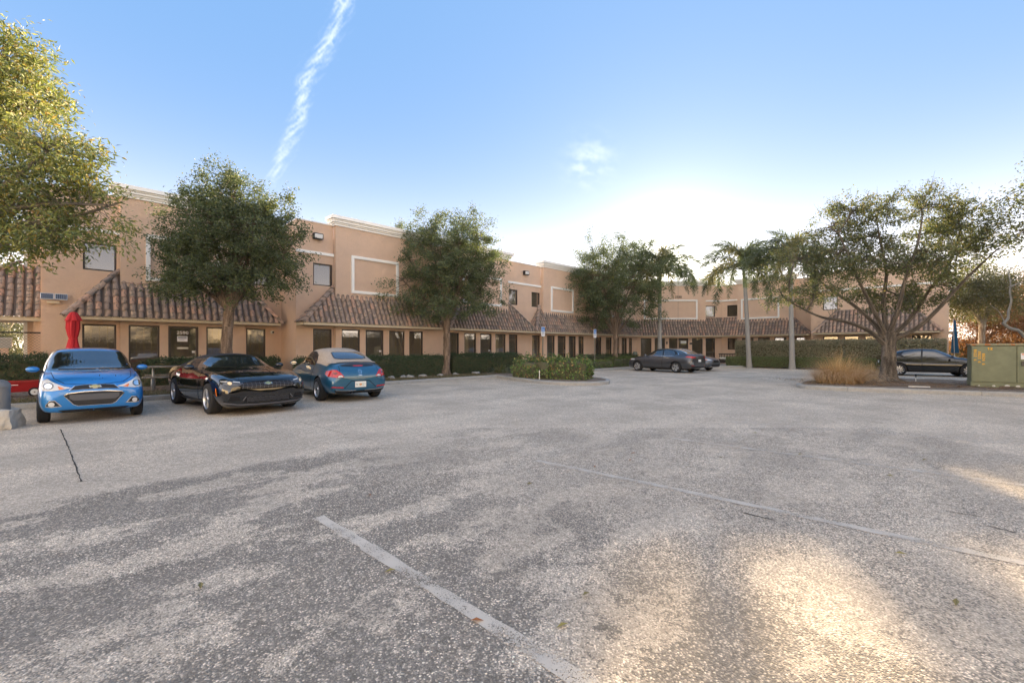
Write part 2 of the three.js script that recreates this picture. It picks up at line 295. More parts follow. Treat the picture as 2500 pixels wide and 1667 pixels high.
{
  const l1a = gx(776, 1262), l1b = gx(895, 1334), l1c = gx(1425, 1667), ext = [l1c[0] + (l1c[0] - l1b[0]) * 0.9, l1c[1] + (l1c[1] - l1b[1]) * 0.9];
  strip('bay_line', l1a, l1b, 0.1, paintBright); strip('bay_line', l1b, ext, 0.1, paintGrey);
  strip('bay_line', gx(1310, 1125), gx(1728, 1211), 0.1, paintGrey); strip('bay_line', gx(1728, 1211), gx(2640, 1405), 0.1, paintGrey);
  strip('bay_line', gx(1640, 1070), gx(2600, 1198), 0.1, paintFaint);
  strip('bay_line', gx(1770, 1028), gx(2560, 1090), 0.1, paintFaint);
  for (const s of [-0.95, 1.72, 4.45, 7.2, 9.9, 12.6]) strip('bay_line', A2X(s, 4.0), A2X(s - 0.1, 8.6), 0.1, paintFaint);
  for (const s of [21, 23.7, 26.4, 29]) strip('bay_line', A2X(s, 4.0), A2X(s, 8.6), 0.1, paintFaint);
  const crackMat = std([0.05, 0.045, 0.04], 1);
  const crack = (a, b, w = 0.012) => strip('asphalt_crack', gx(...a), gx(...b), w, crackMat, 0.003, 0.007);
  crack([146, 1048], [160, 1078], 0.016); crack([160, 1078], [176, 1118], 0.014); crack([176, 1118], [197, 1176], 0.016); crack([181, 1175], [372, 1171], 0.006); crack([520, 1152], [560, 1146], 0.005);
  crack([733, 1030], [850, 1062], 0.008); crack([850, 1078], [920, 1060], 0.006); crack([1816, 1252], [1890, 1270], 0.014); crack([2310, 1248], [2400, 1262], 0.012); crack([2412, 1285], [2480, 1300], 0.014);
}
// ---------------------------------------------------------------- the office building
const stN = tileFbm(71, 12, 5), stF = tileFbm(77, 90, 3);
const stuccoBump = dataTex(1024, (u, v) => { const a = stF(u * 1, v * 2 % 1), b = stN(u, v); return clamp(smooth(0.35, 0.62, a) * 0.7 + 0.3 * b); }, false, 1 / 1.6);
const stuccoMap = dataTex(512, (u, v) => { const k = 0.93 + 0.1 * (stN(u, v) - 0.5) + 0.05 * (stF(u, v) - 0.5); return [toS(k), toS(k * 0.995), toS(k * 0.985)]; }, true, 1 / 3.1);
const stuccoMat = new THREE.MeshStandardMaterial({ color: col(0.85, 0.615, 0.45), map: stuccoMap, bumpMap: stuccoBump, bumpScale: 0.02, roughness: 0.95 });
const trimMat = std([0.8, 0.79, 0.75], 0.7), creamMat = std([0.6, 0.52, 0.38], 0.75); const soffitMat = creamMat;
const bronzeMat = std([0.045, 0.032, 0.025], 0.45), innerMat = std([0.38, 0.33, 0.26], 0.9), roofMat = std([0.3, 0.29, 0.27], 0.95), blackMat = std([0.015, 0.015, 0.016], 0.55);
const glassMat = phys([0.7, 0.62, 0.5], 0.02, { transmission: 1, thickness: 0, ior: 2.2, metalness: 0.1 });
const blindMat = std([0.2, 0.16, 0.1], 0.7), curtainMat = std([0.45, 0.42, 0.34], 0.9);
const building = thing('office_building', 'long peach stucco two storey office building with tiled canopies and white cornices', 'building');

function frame(origin, d) {   // origin, d: [X, depth]
  const x = V3(d[0], 0, -d[1]), y = V3(0, 1, 0), z = x.clone().cross(y), m = new THREE.Matrix4().makeBasis(x, y, z).setPosition(origin[0], 0, -origin[1]);
  const f = { m, x, z, o: V3(origin[0], 0, -origin[1]) };
  f.s = (px, o) => {            // s at which the sight line of column px meets the plane at offset o
    const u = (px - CX) / F, dir = V3(u, 0, -1), p0 = f.o.clone().addScaledVector(z, o), t = p0.dot(z) / dir.dot(z);
    return dir.multiplyScalar(t).sub(f.o).dot(x);
  };
  f.put = (ob) => { m.decompose(ob.position, ob.quaternion, ob.scale); return ob; };
  f.point = (s, y_, o) => V3(s, y_, o).applyMatrix4(m);
  return f;
}
const FA = frame([-0.713 * C0, 0.701 * C0], AD), FC = frame([0, 39.2], [1, 0]), FD = frame([41 * 0.701, 41 * 0.713], [0.713, -0.701]);
const cornerA = FA.s(1550, 0), cornerC0 = 10.93, cornerC1 = 18.62, cornerD = V3(cornerC1, 0, -39.2).sub(FD.o).dot(FD.x);
const EAVE0 = 2.56, PAR = 6.95, HEAD = 2.32, SILL = 0.3;

function wallPanel(f, s0, s1, y0, y1, o, holes = [], depth = 0.24) {
  const sh = new THREE.Shape([[s0, y0], [s1, y0], [s1, y1], [s0, y1]].map((p) => new THREE.Vector2(...p)));
  for (const [a, b, c, d] of holes) sh.holes.push(new THREE.Path([[a, c], [a, d], [b, d], [b, c]].map((p) => new THREE.Vector2(...p))));
  const g = new THREE.ExtrudeGeometry(sh, { depth, bevelEnabled: false }).translate(0, 0, o - depth);
  return f.put(obj('wall', boxUV(g), stuccoMat, building));
}
function boxPart(name, f, s0, s1, y0, y1, o0, o1, mat, parent = building) {
  return f.put(obj(name, boxUV(bx(s1 - s0, y1 - y0, o1 - o0, (s0 + s1) / 2, (y0 + y1) / 2, (o0 + o1) / 2)), mat, parent));
}
// window: recessed bronze frame, pane and what hangs behind it
function windowUnit(f, s0, s1, y0, y1, o, kind = 'blind') {
  const door = kind.startsWith('door'), g = group(door ? 'door' : 'window', building), w = s1 - s0, h = y1 - y0, t = door ? 0.085 : 0.055, rec = o - 0.09;
  f.put(g);
  const bars = [bx(w, t, 0.09, (s0 + s1) / 2, y1 - t / 2, rec), bx(w, door ? 0.2 : t, 0.09, (s0 + s1) / 2, y0 + (door ? 0.1 : t / 2), rec), bx(t, h, 0.088, s0 + t / 2, (y0 + y1) / 2, rec), bx(t, h, 0.088, s1 - t / 2, (y0 + y1) / 2, rec)];
  obj('frame', bars, bronzeMat, g);
  obj('pane', new THREE.PlaneGeometry(w - 2 * t, h - 2 * t).translate((s0 + s1) / 2, (y0 + y1) / 2, rec + 0.005), glassMat, g);
  const a = s0 + t, b = s1 - t, mid = (a + b) / 2;
  if (door) {
    obj('push_bar', [bx(w - 2 * t, 0.045, 0.05, mid, y0 + 0.98, rec + 0.06), bx(0.03, 0.3, 0.04, b - 0.02, y0 + 1.1, rec + 0.07)], std([0.35, 0.3, 0.25], 0.35, { metalness: 0.9 }), g);
    if (kind !== 'door_bare') obj('opening_hours_sticker', bx(0.1, 0.08, 0.004, b - 0.07, y0 + 1.2, rec + 0.012), std([0.8, 0.76, 0.74], 0.6), g);
  } else if (kind === 'blind' || kind === 'half') {
    const low = kind === 'half' ? y0 + h * 0.45 : y0 + t, slats = [], n = Math.floor((y1 - t - low) / 0.05);
    for (let i = 0; i < n; i++) slats.push(bx(b - a, 0.004, 0.045, mid, y1 - t - 0.03 - i * 0.05, rec - 0.1, 0.5, 0, 0));
    stuff(obj('blind', slats, blindMat, g));
    obj('blind_tape', [0.22, 0.5, 0.78].map((q) => bx(0.025, y1 - low - t, 0.004, lerp(a, b, q), (y1 + low - t) / 2, rec - 0.065)), std([0.3, 0.24, 0.13], 0.8), g);
  } else if (kind === 'curtain') {
    const pl = new THREE.PlaneGeometry((b - a) * 0.55, h - 2 * t, 30, 1), p = pl.attributes.position; for (let i = 0; i < p.count; i++) p.setZ(i, 0.03 * Math.sin(p.getX(i) * 55)); pl.computeVertexNormals();
    obj('curtain', pl.translate(a + (b - a) * 0.28, (y0 + y1) / 2, rec - 0.12), curtainMat, g);
  }
  return g;
}
// a run of wall at one offset, with all its openings: lower [px0, px1, kind], upper [px0, px1]
function run(f, s0, s1, o, top, lower = [], upper = []) {
  const holes = [], R_ = [];
  for (const [a, b, k, yb] of lower) { const q = [f.s(a, o), f.s(b, o), k.startsWith('door') ? 0.12 : yb ?? SILL, HEAD]; holes.push(q); R_.push([...q, k]); }
  for (const [a, b, k] of upper) { const q = [f.s(a, o), f.s(b, o), 4.22, 5.2]; holes.push(q); R_.push([...q, k ?? 'bare']); }
  // the openings start above the wall's foot, doors too, so that holes stay inside the panel
  wallPanel(f, s0, s1, 0.02, top, o, holes.map(([a, b, c, d]) => [a, b, Math.max(c, 0.1), d]));
  for (const [a, b, c, d, k] of R_) windowUnit(f, a, b, c, d, o, k);
}
function cornice(f, s0, s1, o, endL = 1, endR = 1) {
  const steps = [[PAR - 0.02, PAR + 0.06, 0.06], [PAR + 0.06, PAR + 0.12, 0.1], [PAR + 0.12, PAR + 0.2, 0.17], [PAR + 0.2, PAR + 0.25, 0.2], [PAR + 0.25, PAR + 0.4, 0.27]];
  const g = steps.map(([a, b, p]) => rbx(s1 - s0 + p * (endL + endR), b - a, 0.5 + p, 0.012, (s0 + s1) / 2 + p * (endR - endL) / 2, (a + b) / 2, o - 0.25 + p / 2));
  f.put(obj('cornice', g, trimMat, building));
}
const coping = (f, s0, s1, o) => boxPart('coping', f, s0, s1, PAR, PAR + 0.05, o - 0.28, o + 0.04, trimMat);
const band = (f, s0, s1, o) => boxPart('trim_band', f, s0, s1, 5.57, 5.69, o - 0.02, o + 0.06, trimMat);
function panelFrame(f, s0, s1, o, y0 = 3.98, y1 = 5.71) {
  const w = 0.13, z = o + 0.02, d = 0.08;
  const bars = [bx(s1 - s0, w, d, (s0 + s1) / 2, y1 - w / 2, z), bx(s1 - s0, w, d, (s0 + s1) / 2, y0 + w / 2, z), bx(w, y1 - y0 - 2 * w, d, s0 + w / 2, (y0 + y1) / 2, z), bx(w, y1 - y0 - 2 * w, d, s1 - w / 2, (y0 + y1) / 2, z)];
  const i = 0.055, rim = [bx(s1 - s0 - 2 * i, 0.03, 0.02, (s0 + s1) / 2, y1 - w / 2, z + 0.045), bx(s1 - s0 - 2 * i, 0.03, 0.02, (s0 + s1) / 2, y0 + w / 2, z + 0.045)];
  f.put(obj('panel_frame', [...bars, ...rim], trimMat, building));
}
const groove = (f, s0, s1, y0, y1, o) => boxPart('wall_joint', f, s0, s1, y0, y1, o - 0.01, o + 0.004, std([0.3, 0.21, 0.145], 0.95));

// ---- long facade, first part set back 1.8 m
const o1 = -1.8, b1 = -1.55, sL = FA.s(103, o1), sR1 = FA.s(686, o1), s2 = FA.s(722, 0), bay1 = FA.s(293, b1), bay1e = FA.s(598, b1);
run(FA, sL, bay1, o1, PAR, [[199.5, 283, 'blind']], [[201, 283.5]]);
run(FA, bay1, bay1e, b1, PAR, [[313, 389, 'half'], [410, 484, 'door'], [503, 566, 'half']]);
run(FA, bay1e, sR1, o1, PAR, [[600.5, 648, 'half']], [[610, 660]]);
cornice(FA, bay1, bay1e, b1); coping(FA, sL, bay1, o1); coping(FA, bay1e, sR1, o1);
band(FA, sL, bay1 - 0.001, o1); panelFrame(FA, FA.s(355, b1), FA.s(537, b1), b1); groove(FA, bay1 + 0.05, bay1e - 0.05, 3.84, 3.855, b1);
// return between the parts, and the far end
boxPart('wall', FA, s2 - 0.001, s2 + 0.24, 0.02, PAR, o1 - 0.24, -0.24, stuccoMat); coping(FA, s2, s2 + 0.24, -0.5);
// ---- second part
const bay2 = FA.s(819.5, 0.25), bay2e = FA.s(1241, 0.25), bay3 = FA.s(1327, 0.25);
run(FA, s2, bay2, 0, PAR, [[764, 810, 'blind']], [[764, 811.5]]);
run(FA, bay2, bay2e, 0.25, PAR, [[834, 879, 'blind'], [892.5, 936.6, 'door'], [950, 988, 'blind'], [999, 1033, 'half'], [1097, 1121, 'blind'], [1134, 1163, 'curtain'], [1173, 1201, 'door'], [1210, 1235, 'curtain']]);
run(FA, bay2e, bay3, 0, PAR, [[1243, 1264, 'bare', 0.2], [1299, 1319, 'curtain', 0.2]], [[1242.5, 1264], [1298, 1318.5]]);
run(FA, bay3, cornerA - 0.1, 0.25, PAR, [[1336, 1355, 'bare', 0.2], [1362, 1382, 'door_bare'], [1389, 1406.5, 'bare', 0.2], [1413, 1426, 'bare'], [1454, 1469, 'bare'], [1479.5, 1494, 'curtain'], [1500, 1512, 'door_bare'], [1518, 1531, 'bare'], [1536, 1544, 'bare']]);
cornice(FA, bay2, bay2e, 0.25); cornice(FA, bay3, cornerA - 0.1, 0.25, 1, 0); coping(FA, s2, bay2, 0); coping(FA, bay2e, bay3, 0);
band(FA, s2, bay2, 0); band(FA, bay2e, bay3, 0);
panelFrame(FA, FA.s(857, 0.25), FA.s(972, 0.25), 0.25); panelFrame(FA, FA.s(1128, 0.25), FA.s(1224, 0.25), 0.25); panelFrame(FA, FA.s(1345, 0.25), FA.s(1399.5, 0.25), 0.25); panelFrame(FA, FA.s(1478, 0.25), FA.s(1520, 0.25), 0.25);
// ---- chamfered corner
const bayC = 17.1;
run(FC, cornerC0, bayC, 0.2, PAR, [[1565, 1591, 'bare'], [1599, 1624, 'bare'], [1634, 1655, 'bare', 0.15], [1657, 1681, 'door_bare'], [1690, 1716, 'bare']]);
run(FC, bayC, cornerC1, 0, PAR, [[1723, 1746.5, 'door_bare']], [[1722.5, 1746.5]]);
cornice(FC, cornerC0, bayC, 0.2, 0, 1); coping(FC, bayC, cornerC1, 0); band(FC, bayC, cornerC1 - 0.02, 0);
panelFrame(FC, FC.s(1572, 0.2), FC.s(1703, 0.2), 0.2); groove(FC, FC.s(1656, 0.2) - 0.01, FC.s(1656, 0.2) + 0.01, 3.3, PAR - 0.05, 0.2);
// ---- right wing and its end part, which stands 2 m proud
const bayD = FD.s(1803, 0), dEnd = FD.s(1981, 2.0), dFar = FD.s(2318, 2.0), bayDe = FD.s(1940, 0.25);
run(FD, cornerD, bayD, 0, PAR, [[1777, 1801, 'bare', 1.33]], [[1776, 1801]]);
run(FD, bayD, bayDe, 0.25, PAR, [[1812, 1840, 'blind', 0.9], [1851, 1880, 'blind', 0.9], [1891, 1920.5, 'bare', 0.9]]);
run(FD, bayDe, dEnd + 0.3, 0, PAR, [[1943, 1966, 'bare', 0.9]]);
coping(FD, cornerD, bayD, 0); coping(FD, bayDe, dEnd, 0); band(FD, cornerD + 0.02, bayD, 0); cornice(FD, bayD, bayDe, 0.25); panelFrame(FD, FD.s(1810, 0.25), FD.s(1904, 0.25), 0.25, 3.9, 5.64);
run(FD, dEnd, dFar, 2.0, PAR, [[2010.5, 2048, 'bare', 0.9], [2061, 2098, 'bare', 0.9], [2112, 2152, 'bare', 0.9], [2184, 2213, 'bare', 0.9], [2227.5, 2276, 'bare', 0.9]], [[2010, 2046], [2200, 2236]]);
boxPart('wall', FD, dEnd, dEnd + 0.24, 0.02, PAR, -0.4, 1.76, stuccoMat); boxPart('wall', FD, dFar - 0.24, dFar, 0.02, PAR, -9, 1.76, stuccoMat);
boxPart('side_eave', FD, dFar, dFar + 0.45, EAVE0 - 0.12, EAVE0, -3, 0.6, creamMat); cornice(FD, dEnd + 2.2, dFar - 1.2, 2.02); coping(FD, dEnd, dEnd + 2.2, 2.0); coping(FD, dFar - 1.2, dFar, 2.0); band(FD, dEnd, dFar, 2.0);
// ---- roof slabs, rear walls and the dark rooms behind the windows
{
  const back = 11, A = (s, o) => { const p = FA.point(s, 0, o); return [p.x, -p.z]; }, D = (s, o) => { const p = FD.point(s, 0, o); return [p.x, -p.z]; };
  const front = [A(sL + 0.05, o1 - 0.2), A(s2 + 0.1, o1 - 0.2), A(s2 + 0.1, -0.2), [cornerC0 - 0.1, 39.4], [cornerC1 + 0.1, 39.4], D(dEnd + 0.1, -0.2), D(dEnd + 0.1, 1.8), D(dFar - 0.1, 1.8)];
  const rear = [D(dFar - 0.1, -back), [14.8, 39.4 + back + 2], A(sL + 0.05, o1 - back)];
  const all = [...front, ...rear];
  obj('roof_slab', poly(all, 6.45), roofMat, building); obj('upper_floor', poly(all, 3.2), innerMat, building); obj('ground_floor', poly(all, 0.1), innerMat, building);
  const rearWalls = [[front.at(-1), rear[0]], [rear[0], rear[1]], [rear[1], rear[2]], [rear[2], front[0]]];
  for (const [p, q] of rearWalls) { const L = Math.hypot(q[0] - p[0], q[1] - p[1]), a = Math.atan2(q[1] - p[1], q[0] - p[0]); obj('rear_wall', boxUV(bx(L + 0.2, PAR, 0.2).rotateY(a).translate((p[0] + q[0]) / 2, PAR / 2, -(p[1] + q[1]) / 2)), stuccoMat, building); }
  for (const [p, q] of [[A(sL, o1 - 4), A(cornerA + 1, o1 - 4)], [[cornerC0 - 2, 43.4], [cornerC1 + 1, 43.4]], [D(cornerD, -4), D(dFar, -4)]]) { const L = Math.hypot(q[0] - p[0], q[1] - p[1]), a = Math.atan2(q[1] - p[1], q[0] - p[0]); obj('inner_wall', bx(L, 6.2, 0.1).rotateY(a).translate((p[0] + q[0]) / 2, 3.2, -(p[1] + q[1]) / 2), innerMat, building); }
}

// ---------------------------------------------------------------- tiled canopies
const tlN = tileFbm(81, 6, 5), tlF = tileFbm(87, 60, 2);
const tileMap = dataTex(512, (u, v) => {
  const a = tlN(u, v), b = tlF(u, v), dirt = smooth(0.46, 0.62, a + 0.25 * (b - 0.5)), k = 0.82 + 0.5 * (b - 0.5);
  const clay = [0.58 * k, 0.445 * k, 0.36 * k], grime = [0.28 * k, 0.24 * k, 0.2 * k];
  return [0, 1, 2].map((i) => toS(lerp(clay[i], grime[i], dirt)));
}, true, 1);
const tileTints = [[0.78, 0.74, 0.72], [0.6, 0.6, 0.6], [0.95, 0.78, 0.7], [0.5, 0.5, 0.52], [0.72, 0.66, 0.6], [0.85, 0.82, 0.78]];
const tileMats = tileTints.map((c, i) => { const t = tileMap.clone(); t.offset.set(0.17 * i, 0.31 * i); t.repeat.set(1.3, 1.3); t.needsUpdate = true; return new THREE.MeshStandardMaterial({ color: col(...c), map: t, bumpMap: t, bumpScale: 0.004, roughness: 0.95 }); });
const panMat = std([0.16, 0.125, 0.105], 1);
function barrel(r0, r1, L, n = 7, thick = 0.014) {   // half-round tile, lower end at y = 0, crown along +z
  const pos = [], uv = [], idx = [];
  for (const [y, r, q] of [[0, r0 - thick, 0], [0, r0, 0.05], [L, r1, 1]]) for (let i = 0; i <= n; i++) { const a = Math.PI * i / n; pos.push(-Math.cos(a) * r, y, Math.sin(a) * r * 0.8 - 0.004); uv.push(i / n * 0.5, q * L); }
  const w = n + 1; for (let k = 0; k < 2; k++) for (let i = 0; i < n; i++) { const a = k * w + i; idx.push(a, a + 1, a + w + 1, a, a + w + 1, a + w); }
  const g = new THREE.BufferGeometry(); g.setAttribute('position', new THREE.Float32BufferAttribute(pos, 3)); g.setAttribute('uv', new THREE.Float32BufferAttribute(uv, 2)); g.setIndex(idx); return toCreasedNormals(g, 0.9);
}
const tileGeo = barrel(0.088, 0.076, 0.36), capGeo = barrel(0.125, 0.105, 0.42), PITCH = 0.225, EXPO = 0.285;
const farTiles = [], tr = mulberry(99);
function inside(p, q) { let c = false; for (let i = 0, j = q.length - 1; i < q.length; j = i++) if ((q[i].y > p.y) !== (q[j].y > p.y) && p.x < (q[j].x - q[i].x) * (p.y - q[i].y) / (q[j].y - q[i].y) + q[i].x) c = !c; return c; }
// quad of world points: eave start, eave end, top end, top start
function tileFace(parent, quad, near, phase = 0.5) {
  const [a, b, c, d] = quad, ex = b.clone().sub(a).normalize(), nrm = ex.clone().cross(d.clone().sub(a)).normalize(), up = nrm.clone().cross(ex);
  const q2 = quad.map((p) => { const v = p.clone().sub(a); return new THREE.Vector2(v.dot(ex), v.dot(up)); }), L = b.distanceTo(a), H = Math.max(q2[2].y, q2[3].y);
  const lo = Math.min(...q2.map((p) => p.x)), hi = Math.max(...q2.map((p) => p.x));
  const pan = new THREE.BufferGeometry(); pan.setAttribute('position', new THREE.Float32BufferAttribute(quad.flatMap((p) => p.clone().addScaledVector(nrm, 0.012).toArray()), 3)); pan.setIndex([0, 1, 2, 0, 2, 3]); pan.computeVertexNormals();
  obj('roof_underlay', pan, panMat, parent);
  for (let x = lo + PITCH * phase; x < hi; x += PITCH) for (let k = 0, y = -0.05; y < H - 0.1; y += EXPO, k++) {
    if (!inside({ x, y: y + 0.16 }, q2) && !inside({ x, y: y + 0.3 }, q2)) continue;
    if (y > 0 && !inside({ x, y: y + 0.04 }, q2)) continue;
    const pos = a.clone().addScaledVector(ex, x + R(-0.006, 0.006, tr)).addScaledVector(up, y + R(-0.008, 0.008, tr)).addScaledVector(nrm, 0.02 + R(0, 0.006, tr));
    const tilt = 0.055 + R(-0.015, 0.015, tr), u2 = up.clone().applyAxisAngle(ex, -tilt), n2_ = nrm.clone().applyAxisAngle(ex, -tilt), m = new THREE.Matrix4().makeBasis(ex, u2, n2_).setPosition(pos);
    pos.addScaledVector(nrm, 0.02);
    m.setPosition(pos);
    putTile('roof_tile', tileGeo, m, parent, near);
  }
}
function putTile(name, geo, m, parent, near) {
  const v = Math.floor(tr() * tileMats.length);
  if (!near) { farTiles.push([geo, m, v]); return; }
  const t = obj(name, geo, tileMats[v], parent); m.decompose(t.position, t.quaternion, t.scale);
}
function hipCaps(parent, a, b, outward, near) {
  const d = b.clone().sub(a), L = d.length(); d.normalize(); const x = d.clone().cross(outward).normalize(), z = x.clone().cross(d);
  for (let t = -0.08; t < L - 0.1; t += 0.34) { const up = d.clone().applyAxisAngle(x, -0.05 + R(-0.02, 0.02, tr)); putTile('ridge_tile', capGeo, new THREE.Matrix4().makeBasis(x, up, x.clone().cross(up)).setPosition(a.clone().addScaledVector(d, t).addScaledVector(z, 0.05)), parent, near); }
}
// canopy on frame f against the plane o: eave from e0 to e1, top from t0 to t1; hip ends where top is shorter, valleys where it is longer
const EAVE = 2.56, SLOPE = 1.95, REACH = 0.82;
function canopy(f, o, e0, e1, t0, t1, near, hipL, hipR) {
  const g = group('canopy', building), top = EAVE + REACH * SLOPE, oe = o + REACH, P = (s, y, q) => f.point(s, y, q);
  tileFace(g, [P(e0, EAVE, oe), P(e1, EAVE, oe), P(t1, top, o), P(t0, top, o)], near);
  if (hipL) { tileFace(g, [P(e0, EAVE, o), P(e0, EAVE, oe), P(t0, top, o), P(t0, top, o)], near, 0.4); hipCaps(g, P(e0, EAVE, oe), P(t0, top, o), f.z.clone().multiplyScalar(0.6).addScaledVector(f.x, -0.5).add(V3(0, 0.6, 0)), near); }
  if (hipR) { tileFace(g, [P(e1, EAVE, oe), P(e1, EAVE, o), P(t1, top, o), P(t1, top, o)], near, 0.4); hipCaps(g, P(e1, EAVE, oe), P(t1, top, o), f.z.clone().multiplyScalar(0.6).addScaledVector(f.x, 0.5).add(V3(0, 0.6, 0)), near); }
  const fa = [bx(e1 - e0, 0.12, 0.05, (e0 + e1) / 2, EAVE - 0.06, oe - 0.026)];
  if (hipL) fa.push(bx(0.05, 0.12, REACH, e0 + 0.026, EAVE - 0.062, (o + oe) / 2 - 0.027));
  if (hipR) fa.push(bx(0.05, 0.12, REACH, e1 - 0.026, EAVE - 0.062, (o + oe) / 2 - 0.027));
  f.put(obj('fascia', fa, creamMat, g));
  f.put(obj('soffit', bx(e1 - e0 - 0.1, 0.02, REACH - 0.03, (e0 + e1) / 2, EAVE - 0.1, (o + oe) / 2), soffitMat, g));
  return g;
}
{
  const c1a = FA.s(161, o1 + REACH), c1b = FA.s(686, o1 + REACH);
  canopy(FA, o1, c1a, c1b, c1a + 1.3, c1b - 1.3, true, true, true);
  const c2a = FA.s(741, REACH), c2b = FA.s(1080, REACH); canopy(FA, 0, c2a, c2b, c2a + 1.6, c2b - 1.4, true, true, true);
  const c3a = FA.s(1098, REACH), c3b = FA.s(1308, REACH); canopy(FA, 0, c3a, c3b, c3a + 1.4, c3b - 1.6, false, true, true);
  const k = 0.414 * REACH, c4a = FA.s(1309, REACH); canopy(FA, 0, c4a, cornerA - k, c4a + 1.2, cornerA, false, true, false);
  canopy(FC, 0, cornerC0 + k, cornerC1 - k, cornerC0, cornerC1, false, false, false);
  const dE = FD.s(1977, REACH); canopy(FD, 0, cornerD + k, dE, cornerD, dE - 1.5, false, false, true);
  const s5a = FD.s(1986, 2.0 + REACH), s5b = FD.s(2297, 2.0 + REACH); canopy(FD, 2.0, s5a, s5b, s5a + 1.4, s5b - 1.4, false, true, true);
  // porch canopy round the far end, carried on posts
  const g = group('porch_canopy', building), top = EAVE + 1.25 * 1.5, P = (s, y, o) => FA.point(s, y, o), e0 = sL - 3.4, e1 = sL + 0.02, oe = -3.1, ot = -4.35;
  tileFace(g, [P(e0, EAVE, oe), P(e1, EAVE, oe), P(e1, top, ot), P(e0 + 2.6, top, ot)], true); hipCaps(g, P(e0, EAVE, oe), P(e0 + 2.6, top, ot), V3(0.2, 1, 0.6), true);
  tileFace(g, [P(e0, EAVE, ot - 2), P(e0, EAVE, oe), P(e0 + 2.6, top, ot), P(e0 + 2.6, top, ot - 2)], false);
  FA.put(obj('fascia', [bx(e1 - e0, 0.14, 0.05, (e0 + e1) / 2, EAVE - 0.07, oe - 0.03), bx(0.05, 0.14, 3.2, e0 + 0.03, EAVE - 0.072, oe - 1.62)], creamMat, g));
  const slats = []; for (let i = 0; i < 16; i++) slats.push(bx(e1 - e0 - 0.1, 0.03, 0.12, (e0 + e1) / 2, EAVE - 0.1, oe - 0.14 - i * 0.19)); for (let i = 0; i < 5; i++) slats.push(bx(0.05, 0.1, 3.0, e0 + 0.3 + i * 0.7, EAVE - 0.03, oe - 1.6));
  FA.put(obj('soffit_lattice', slats, std([0.42, 0.36, 0.28], 0.9), g));
  for (const s of [e1 - 0.16, e0 + 0.25]) FA.put(obj('post', boxUV(bx(0.24, EAVE - 0.14, 0.24, s, (EAVE - 0.14) / 2, oe - 0.3)), stuccoMat, g));
  FA.put(obj('wall', boxUV(bx(0.5, PAR, 0.3, sL - 0.2, PAR / 2, -4.7)), stuccoMat, building)); FA.put(obj('downspout', bx(0.1, PAR, 0.1, sL - 0.5, PAR / 2, -4.65), trimMat, building));
  // tiles too small to pick apart, all the other canopies together
  const geo = tileGeo, list = farTiles.filter((t) => t[0] === geo), caps = farTiles.filter((t) => t[0] !== geo);
  for (const [nm, l, gg] of [['far_roof_tiles', list, tileGeo], ['far_ridge_tiles', caps, capGeo]]) {
    const im = shadows(new THREE.InstancedMesh(gg, tileMats[0].clone(), l.length)); im.material.color.set(0xffffff); im.name = nm; stuff(im); building.add(im);
    l.forEach(([, m, v], i) => { im.setMatrixAt(i, m); im.setColorAt(i, col(...tileTints[v])); });
  }
}
// ---------------------------------------------------------------- fittings on the walls
const font = await new FontLoader().loadAsync('fonts/droid/droid_sans_bold.typeface.json');
function text(str, size, depth = 0.006) { const g = new TextGeometry(str, { font, size, depth, curveSegments: 3, bevelEnabled: false }); g.computeBoundingBox(); const b = g.boundingBox; return g.translate(-(b.min.x + b.max.x) / 2, -(b.min.y + b.max.y) / 2, 0); }
const lampGlass = phys([0.75, 0.75, 0.72], 0.15, { clearcoat: 1 }), metalMat = std([0.55, 0.55, 0.55], 0.35, { metalness: 0.9 });
function wallLight(px, y, o) {
  const g = group('wall_light', building), s = FA.s(px, o + 0.15); FA.put(g);
  obj('housing', [rbx(0.42, 0.26, 0.2, 0.03, s, y, o + 0.14), bx(0.1, 0.1, 0.1, s, y, o + 0.04)], blackMat, g);
  obj('lens', rbx(0.34, 0.19, 0.05, 0.02).rotateX(0.25).translate(s, y - 0.01, o + 0.24), lampGlass, g);
}
wallLight(776, 6.34, 0); wallLight(1285, 6.36, 0);
